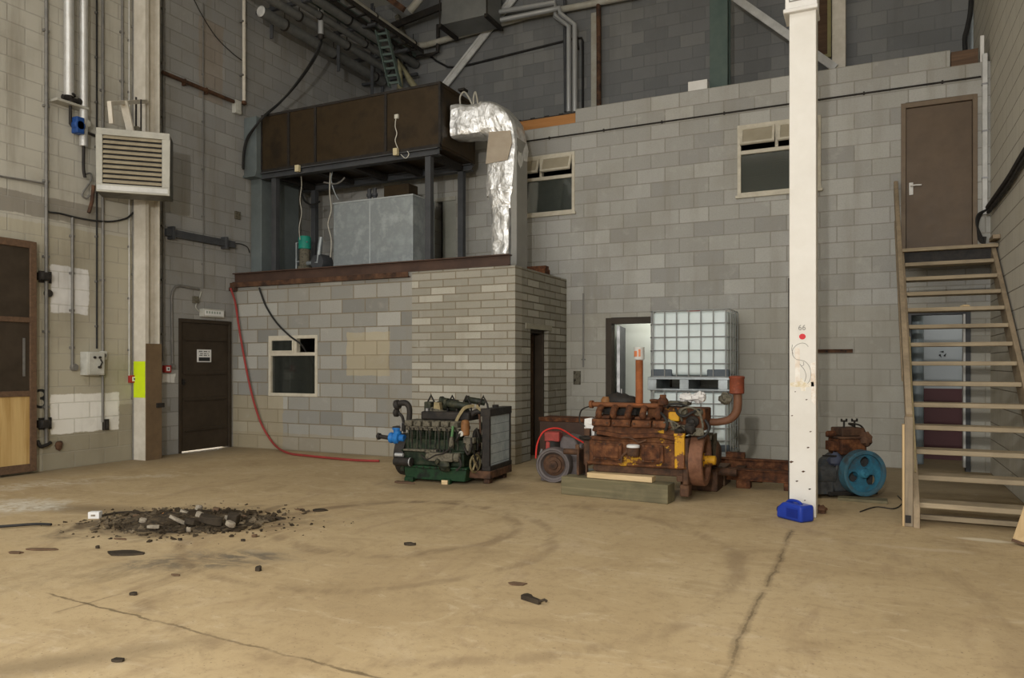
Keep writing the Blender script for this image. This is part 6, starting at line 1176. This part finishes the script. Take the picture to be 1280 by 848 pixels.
# wheel: rim, web with three round holes, boss
MB().lathe(wc, ax, [(r0-.035, -.05), (r0, -.05), (r0, .045), (r0-.012, .05), (r0-.035, .045), (r0-.035, -.05)], 48, closed=False).build('wheel_rim', gm('worn_blue_grey_rim', (.07, .10, .115), (.045, .13, .18), (.05, .055, .055), rough=.5, scale=5), t, **L)
a = ax.cross(Vector((0, 0, 1))).normalized(); b2 = Vector((0, 0, 1)); N_ = 144; nr = 36
holes = [(.105, R(100+120*k), .05) for k in range(3)]
m = MB(); vs = []; idx = {}
def wp_(r, th, h): return wc+a*(r*math.cos(th))+b2*(r*math.sin(th))+ax*h
for h in (-.012, .012):
    for i in range(nr+1):
        for j in range(N_): vs.append(wp_(max((r0-.03)*i/nr, 1e-3), 2*math.pi*j/N_, h))
def inh(i, j):
    r, th = (r0-.03)*(i+.5)/nr, 2*math.pi*(j+.5)/N_; x, y = r*math.cos(th), r*math.sin(th)
    return any((x-q*math.cos(f))**2+(y-q*math.sin(f))**2 < s*s for q, f, s in holes)
fs = []; K = (nr+1)*N_
for i in range(nr):
    for j in range(N_):
        if inh(i, j): continue
        A = [i*N_+j, i*N_+(j+1) % N_, (i+1)*N_+(j+1) % N_, (i+1)*N_+j]; fs += [tuple(A), tuple(q+K for q in reversed(A))]
        for (di, dj, e) in ((-1, 0, (0, 1)), (1, 0, (2, 3)), (0, 1, (1, 2)), (0, -1, (3, 0))):
            ii, jj = i+di, (j+dj) % N_
            if 0 <= ii < nr and inh(ii, jj): fs.append((A[e[0]], A[e[1]], A[e[1]]+K, A[e[0]]+K))
m.add(vs, fs).build('wheel_web', G['teal'], t, smooth=30, **L)
MB().lathe(wc, ax, [(.05, -.08), (.05, .03), (.04, .05), (.022, .052), (.022, .07), (.002, .071)], 24).build('wheel_boss', G['teal'], t, **L)
# crankcase, cylinder, head, fittings
def fr(u, w, z): return a*(-u)+ax*(-w)+Vector((0, 0, z))       # u to the viewer's left along the wheel plane, w behind it
Mx = Matrix((( -a.x, -ax.x, 0, 0), (-a.y, -ax.y, 0, 0), (0, 0, 1, 0), (0, 0, 0, 1)))
sg = -1 if (-a).x > 0 else 1
def X(m): m.v = [Mx @ Vector((p.x*sg, p.y, p.z)) for p in m.v]; return m
X(MB().prism([(-.16, .06), (.22, .06), (.25, .16), (.20, .34), (.10, .40), (-.12, .40), (-.18, .30)], 'y', .09, .42)).build('crankcase', gm('blackened_casting', (.03, .032, .032), (.06, .06, .058), (.04, .05, .06), rough=.6, scale=12, bump=.3), t, bevel=.015, **L)
X(MB().bx(-.20, .30, .06, .46, .03, .065)).build('bed_plate', IR, t, bevel=.005, **L)
X(MB().bx(-.13, .14, .12, .36, .40, .56)).build('cylinder_block', G['rust'], t, bevel=.02, **L)
X(MB().bx(-.14, .16, .11, .37, .555, .58).bx(-.12, .12, .14, .34, .58, .66)).build('cylinder_head', G['rust_brown'], t, bevel=.012, **L)
X(MB().bx(.10, .20, .16, .30, .44, .53).lathe((.20, .23, .60), (1, 0, 0), [(.03, -.06), (.03, .02), (.02, .03)], 12)).build('manifold', G['rust'], t, bevel=.008, **L)
for x in (-.06, .05): X(MB().cyl((x, .22, .66), (x, .22, .72), .010, n=8).bx(x-.03, x+.03, .21, .23, .715, .73).bx(x-.03, x-.022, .21, .23, .73, .745).bx(x+.022, x+.03, .21, .23, .73, .745)).build('valve_rocker', IR, t, **L)
X(MB().tube(smooth_path([(-.05, .2, .67), (.02, .19, .70), (-.10, .19, .68), (-.16, .2, .60), (-.17, .2, .48)]), .009, 6)).build('fuel_pipe', IR, t, **L)
X(MB().blob((-.12, .14, .55), (.12, .14, .14), 12, 8, .45, 7, 4)).build('injector_pump', G['rust_brown'], t, **L)
X(MB().cyl((.22, .16, .22), (.42, .16, .22), .10, n=20).lathe((.42, .16, .22), (1, 0, 0), [(.11, 0), (.11, .03), (.05, .04)], 20).bx(.24, .44, .08, .3, .04, .16)).build('gear_housing', bpy.data.materials['blackened_casting'], t, bevel=.008, **L)
X(MB().blob((.20, .13, .36), (.14, .12, .14), 12, 8, .35, 4, 4)).build('blue_fitting', gm('dull_blue_fitting', (.06, .075, .12), (.05, .055, .08), rough=.6), t, **L)
X(MB().cyl((.06, .10, .28), (.06, .10, .42), .022, n=12)).build('pale_plug', gm('pale_yellow_plug', (.42, .40, .22), rough=.6), t, **L)
X(MB().bar((.20, .1, .40), (.36, .06, .41), .03, .014)).build('starting_lever', IR, t, smooth=0, **L)
tag(MB().bx(-.17, .25, -.12, .04, .0, .028).build('timber_packer', G['timber'], bevel=.003), 'thin timber board on floor under the blue flywheel engine', 'timber')
o = bpy.data.objects['timber_packer']; o.location = (-.12, 7.72, 0)
# ================================================================ scrap heap and loose bits on the floor
hp = onZ(242, 652); hm = gm('black_sweepings', (.02, .016, .011), (.05, .037, .024), (.11, .083, .05), rough=.95, scale=16, bump=.8)
m = MB(); r2 = random.Random(3)
nu, nv = 72, 22; vs = []
for i in range(nv+1):
    for j in range(nu):
        th = 2*math.pi*j/nu; f = i/nv; rr = 1+.28*noise.noise((math.cos(th)*1.6, math.sin(th)*1.6, 2))+.12*noise.noise((math.cos(th)*5, math.sin(th)*5, 5))
        x, y = .62*f*rr*math.cos(th), .42*f*rr*math.sin(th)
        z = .052*(1-f**1.5)*max(0, 1+1.3*noise.noise((x*3, y*3, 1)))+.030*(1-f)*noise.noise((x*14, y*14, 4))+.02*(1-f**4)*abs(noise.noise((x*25, y*25, 7)))
        vs.append((hp.x+x*math.cos(.35)-y*math.sin(.35), hp.y+x*math.sin(.35)+y*math.cos(.35), max(z, 0)+.001 if f < 1 else .0005))
m.add(vs, [(i*nu+j, i*nu+(j+1) % nu, (i+1)*nu+(j+1) % nu, (i+1)*nu+j) for i in range(nv) for j in range(nu)])
o = m.build('sweepings', hm, smooth=30); tag(o, 'low black heap of oily sweepings on the open floor', 'sweepings', kind='stuff')
m = MB()
for k in range(2600):
    th, f = r2.uniform(0, 6.283), abs(r2.gauss(0, .55)); x, y = .80*f*math.cos(th), .52*f*math.sin(th)
    if f > 1.7: continue
    s = r2.choice((.004, .006, .006, .009, .009, .013, .02))*r2.uniform(.7, 1.3)*(1.2-.4*f); c = Vector((hp.x+x*math.cos(.35)-y*math.sin(.35), hp.y+x*math.sin(.35)+y*math.cos(.35), max(0, .045*(1-f))+s*.3))
    m.box(c, (s*2.4, s*1.7, s*.9), (r2.uniform(-.5, .5), r2.uniform(-.5, .5), r2.uniform(0, 3)))
o = m.build('debris_crumbs', gm('dirty_crumbs', (.024, .017, .01), (.05, .036, .021), (.19, .15, .10), rough=.95, scale=3), smooth=0); tag(o, 'scattered fine crumbs of dirt over and around the black heap', 'debris', kind='stuff')
def chip(name, px, py, w, d, h, mat, lab, rz=0, seed=0, z=0, cat='debris', group=None, tilt=0):
    c = onZ(px, py, z); w, d, h = (w*.72, d*.72, h*.8) if group else (w, d, h); n = 9; rs = random.Random(seed+px); m = MB()
    poly = [(w/2*math.cos(2*math.pi*k/n)*rs.uniform(.65, 1.1), d/2*math.sin(2*math.pi*k/n)*rs.uniform(.65, 1.1)) for k in range(n)]
    m.prism(poly, 'z', 0, h); m.v = [v+Vector((0, 0, rs.uniform(-.25, .25)*h if v.z > h*.5 else 0)) for v in m.v]
    o = m.build(name, mat, bevel=min(h, w)*.12); o.location = (c.x, c.y, z+(.001 if not tilt else w*.5*math.sin(abs(tilt)))); o.rotation_euler = (0, tilt, rz); return tag(o, lab, cat, group)
pale = gm('pale_rubbish', (.36, .32, .25), (.16, .13, .10), rough=.9, scale=14); brn = gm('brown_rubbish', (.16, .10, .06), (.10, .065, .04), rough=.9, scale=14); blk = gm('black_rubbish', (.025, .019, .013), (.055, .042, .028), rough=.8, scale=14)
for i, (px, py, w, d, h, mt, lab, rz, tl) in enumerate(((205, 644, .22, .07, .02, G['orange_wood'], 'terracotta-coloured flat strip on the near edge of the black heap', -.2, 0), (192, 661, .14, .06, .03, pale, 'long pale chip at the front edge of the black heap', .3, 0), (232, 648, .16, .10, .05, pale, 'greyish torn lump on the crest of the black heap', .5, .3), (250, 652, .16, .08, .05, pale, 'pale crumpled lump above the dark hollow of the heap', .2, .4),
        (222, 658, .20, .06, .03, pale, 'pale twisted strip across the front of the black heap', .6, .5), (236, 665, .06, .05, .04, pale, 'tiny pale knob at the foot of the black heap', 0, 0), (288, 661, .14, .08, .05, pale, 'pale flat chip at the far end of the heap', .2, .3), (283, 652, .07, .06, .05, pale, 'tiny grey chip on far end of the heap crest', 0, .2),
        (178, 655, .10, .06, .04, pale, 'pale speckled chip at the thin end of the heap', .4, .2), (248, 640, .10, .07, .05, pale, 'pale knobbly lump at the rear of the black heap', 1.0, .3), (262, 658, .26, .14, .07, blk, 'large black lump in the middle of the heap', .3, .2), (292, 655, .18, .12, .08, blk, 'black lump at the far end of the heap', 0, .2), (240, 658, .16, .10, .06, blk, 'black lump between the two pale strips of the heap', .8, .2),
        (223, 645, .14, .09, .04, brn, 'brown clod on the rear slope of the black heap', .4, .1), (270, 642, .12, .08, .05, brn, 'brown clod behind the pale knobbly lump', .2, .1), (305, 650, .10, .06, .04, brn, 'brown clod beyond the far end of the heap', .1, 0), (170, 648, .10, .06, .03, brn, 'brown clod near the white carton', .2, 0), (318, 672, .07, .05, .03, brn, 'single brown crumb on floor past the far end of the heap', .2, 0), (150, 675, .16, .035, .012, brn, 'thin brown sliver on floor in front of the heap', .2, 0), (122, 686, .05, .04, .025, blk, 'single black crumb on floor well before the heap', 0, 0), (225, 676, .05, .04, .02, blk, 'single black crumb in front of the heap middle', 0, 0), (304, 677, .06, .04, .02, blk, 'black crumb on floor beyond the front edge of the heap', 0, 0))):
    z0 = .0 if py > 668 or px < 175 or px > 303 else .022
    chip('debris_piece', px, py, w, d, h, mt, lab, rz, i, z0, group='pieces of the scrap heap', tilt=tl)
for i, (px, py, w, d, h, mt, lab, rz) in enumerate(((157, 693, .30, .13, .012, blk, 'dark flat flake of rubber lying alone on the open floor', .3), (52, 688, .22, .07, .01, brn, 'long brown flake on floor near the hose end', .4), (20, 692, .12, .06, .01, brn, 'small brown flake on floor by picture edge', .2), (400, 639, .14, .10, .012, blk, 'dark flake on floor between the heap and green engine', .1), (376, 638, .10, .05, .01, brn, 'slim brown flake on floor just beyond the heap', .3), (323, 714, .05, .04, .025, blk, 'black nut-sized crumb beyond the long oil stain', 0), (647, 731, .13, .08, .006, brn, 'flat brown stain-like flake beside the little black hook', .2), (512, 682, .10, .05, .02, blk, 'dark crumb alone on open floor some way before the green engine', .4), (147, 827, .07, .045, .01, blk, 'dark flake on floor toward lower corner', .3), (220, 720, .07, .03, .008, brn, 'slim dark flake just before the long oil stain', .2), (505, 604.5, .26, .07, .02, G['dk_wood'], 'dark flat board end on floor before the green engine', 0), (167, 744, .05, .04, .012, blk, 'tiny black crumb on floor beside the thin crack', .1))):
    chip('floor_flake', px, py, w, d, h, mt, lab, rz, 50+i)
c = onZ(119, 648); t = thing('white_carton', 'small white carton standing on the floor beside the black heap', 'carton', (c.x, c.y, 0), .5)
MB().bx(-.045, .045, -.03, .03, 0, .055).build('carton_body', G['signwhite'], t, bevel=.003, local=True); MB().bx(-.02, .015, -.0315, -.03, .02, .035).build('carton_print', pale, t, smooth=0, local=True)
o = tag(MB().tube(smooth_path([onZ(*q, .02) for q in ((-60, 664), (-20, 660), (15, 657.5), (45, 655.5), (64, 656))]), .011, 8).build('black_hose', G['black']), 'short end of black hose lying on the open floor', 'hose')
o = tag(MB().tube(smooth_path([onZ(*q, .016) for q in ((127, 645), (150, 641), (175, 641), (200, 645), (215, 650))]), .010, 8).build('black_hose', blk), 'black hose curving from white carton into the heap', 'hose')
c = onZ(664, 753); o = MB().prism([(-.07, 0), (.06, -.02), (.065, .0), (.0, .02), (-.03, .045), (-.06, .05), (-.07, .03)], 'z', 0, .025).tube([(.05, -.01, .012), (.09, -.005, .03), (.10, .005, .02)], .008, 6).build('iron_hook', blk, bevel=.004); o.location = (c.x, c.y, .001); o.rotation_euler = (0, 0, -.2); tag(o, 'little black iron hook lying alone in the open floor', 'hook')
o = tag(MB().tube(smooth_path([onZ(*q, .008) for q in ((1075, 640), (1095, 634), (1118, 636), (1128, 628), (1122, 620))]), .005, 6).build('thin_wire', G['iron']), 'thin dark wire curling on floor before the blue flywheel', 'wire')

# finer pieces belong to the parts they are fixed on
def under(root, part, names):
    rt = bpy.data.objects[root]; kids = list(rt.children); host = next(k for k in kids if k.name.split('.')[0] == part)
    for k in kids:
        if k.name.split('.')[0] in names and k is not host: k.parent = host
under('rusty_engine', 'flywheel', ('hub', 'hub_bolts')); under('rusty_engine', 'oil_filter', ('filter_cap',)); under('rusty_engine', 'crankcase', ('cover_bolts', 'side_cover'))
under('rusty_engine', 'pump_housing', ('pump_cap', 'pump_drive', 'steel_lug')); under('rusty_engine', 'exhaust_manifold', ('manifold_branch',))
under('green_engine', 'sump', ('sump_bolts', 'foot')); under('green_engine', 'injection_pump', ('pump_union',)); under('green_engine', 'starter_motor', ('starter_band',))
under('green_engine', 'radiator_frame', ('radiator_core', 'radiator_cap')); under('green_engine', 'pulley_ring', ('spoke',)); under('green_engine', 'fan_hub', ('fan_blade',)); under('green_engine', 'water_pump', ('pump_spout',))
under('blue_wheel_engine', 'wheel_rim', ('wheel_web', 'wheel_boss')); under('small_engine', 'pulley_rim', ('pulley_hub',)); under('small_engine', 'engine_block', ('cooling_fin',))
under('switch_box', 'box_lid', ('switch_lever', 'knob')); under('staircase', 'newel_post', ('newel_facing', 'foot_bracket')); under('white_column', 'column_head', ('head_outline',))
for n_ in ('fire_call_point', 'fire_call_point.001'): under(n_, 'call_face', ('button',))
for n_ in ('caged_tank', 'caged_tank.001'): under(n_, 'pallet', ('corner_block',)); 
under('caged_tank.001', 'bottle', ('filler_cap',))
# ================================================================ light
W = bpy.data.worlds.new('sky'); sc.world = W; W.use_nodes = True
bg = W.node_tree.nodes['Background']; bg.inputs[0].default_value = (1.0, .98, .945, 1); bg.inputs[1].default_value = 2.15
def portal(name, loc, rot, sx, sy):
    l = bpy.data.lights.new(name, 'AREA'); l.shape = 'RECTANGLE'; l.size = sx; l.size_y = sy; l.cycles.is_portal = True
    o = bpy.data.objects.new(name, l); COL.objects.link(o); o.location = loc; o.rotation_euler = rot; return o
portal('doorway_portal', (-3.8, YF, 2.8), (R(90), 0, 0), 8.8, 5.6)
portal('roof_gap_portal', ((XL+XR)/2, -3.5, ZC+.1), (0, 0, 0), 10.5, 2)
portal('roof_gap_portal', ((XL+XR)/2, 1.0, ZC+.1), (0, 0, 0), 10.5, 2)
fl = bpy.data.lights.new('floodlight', 'SPOT'); fl.energy = 620; fl.shadow_soft_size = .07; fl.spot_size = R(130); fl.spot_blend = .6; fl.color = (1, .97, .92)
fo = bpy.data.objects.new('floodlight', fl); COL.objects.link(fo); fo.location = (-.2, -2.6, 3.05); fo.rotation_euler = (R(86), 0, R(18))
def fill_light(name, loc, power, size, col=(1, .95, .88)):
    l = bpy.data.lights.new(name, 'AREA'); l.shape = 'DISK'; l.size = size; l.energy = power; l.color = col
    o = bpy.data.objects.new(name, l); COL.objects.link(o); o.location = loc; return o
fill_light('passage_fill', (.9, 11.0, 2.35), 1.3, .25)  # added fill that brightens the passage, no fitting there
fill_light('store_fill', (-3.0, 10.9, 2.35), 6, .25)  # likewise an added fill, for the room behind the store doorway
vs = sc.view_settings
vs.view_transform = 'Standard'; vs.look = 'None'; vs.gamma = 1; vs.use_curve_mapping = False; vs.exposure = 0.9
sc.cycles.use_denoising = True
sc.cycles.max_bounces = 10; sc.cycles.diffuse_bounces = 6
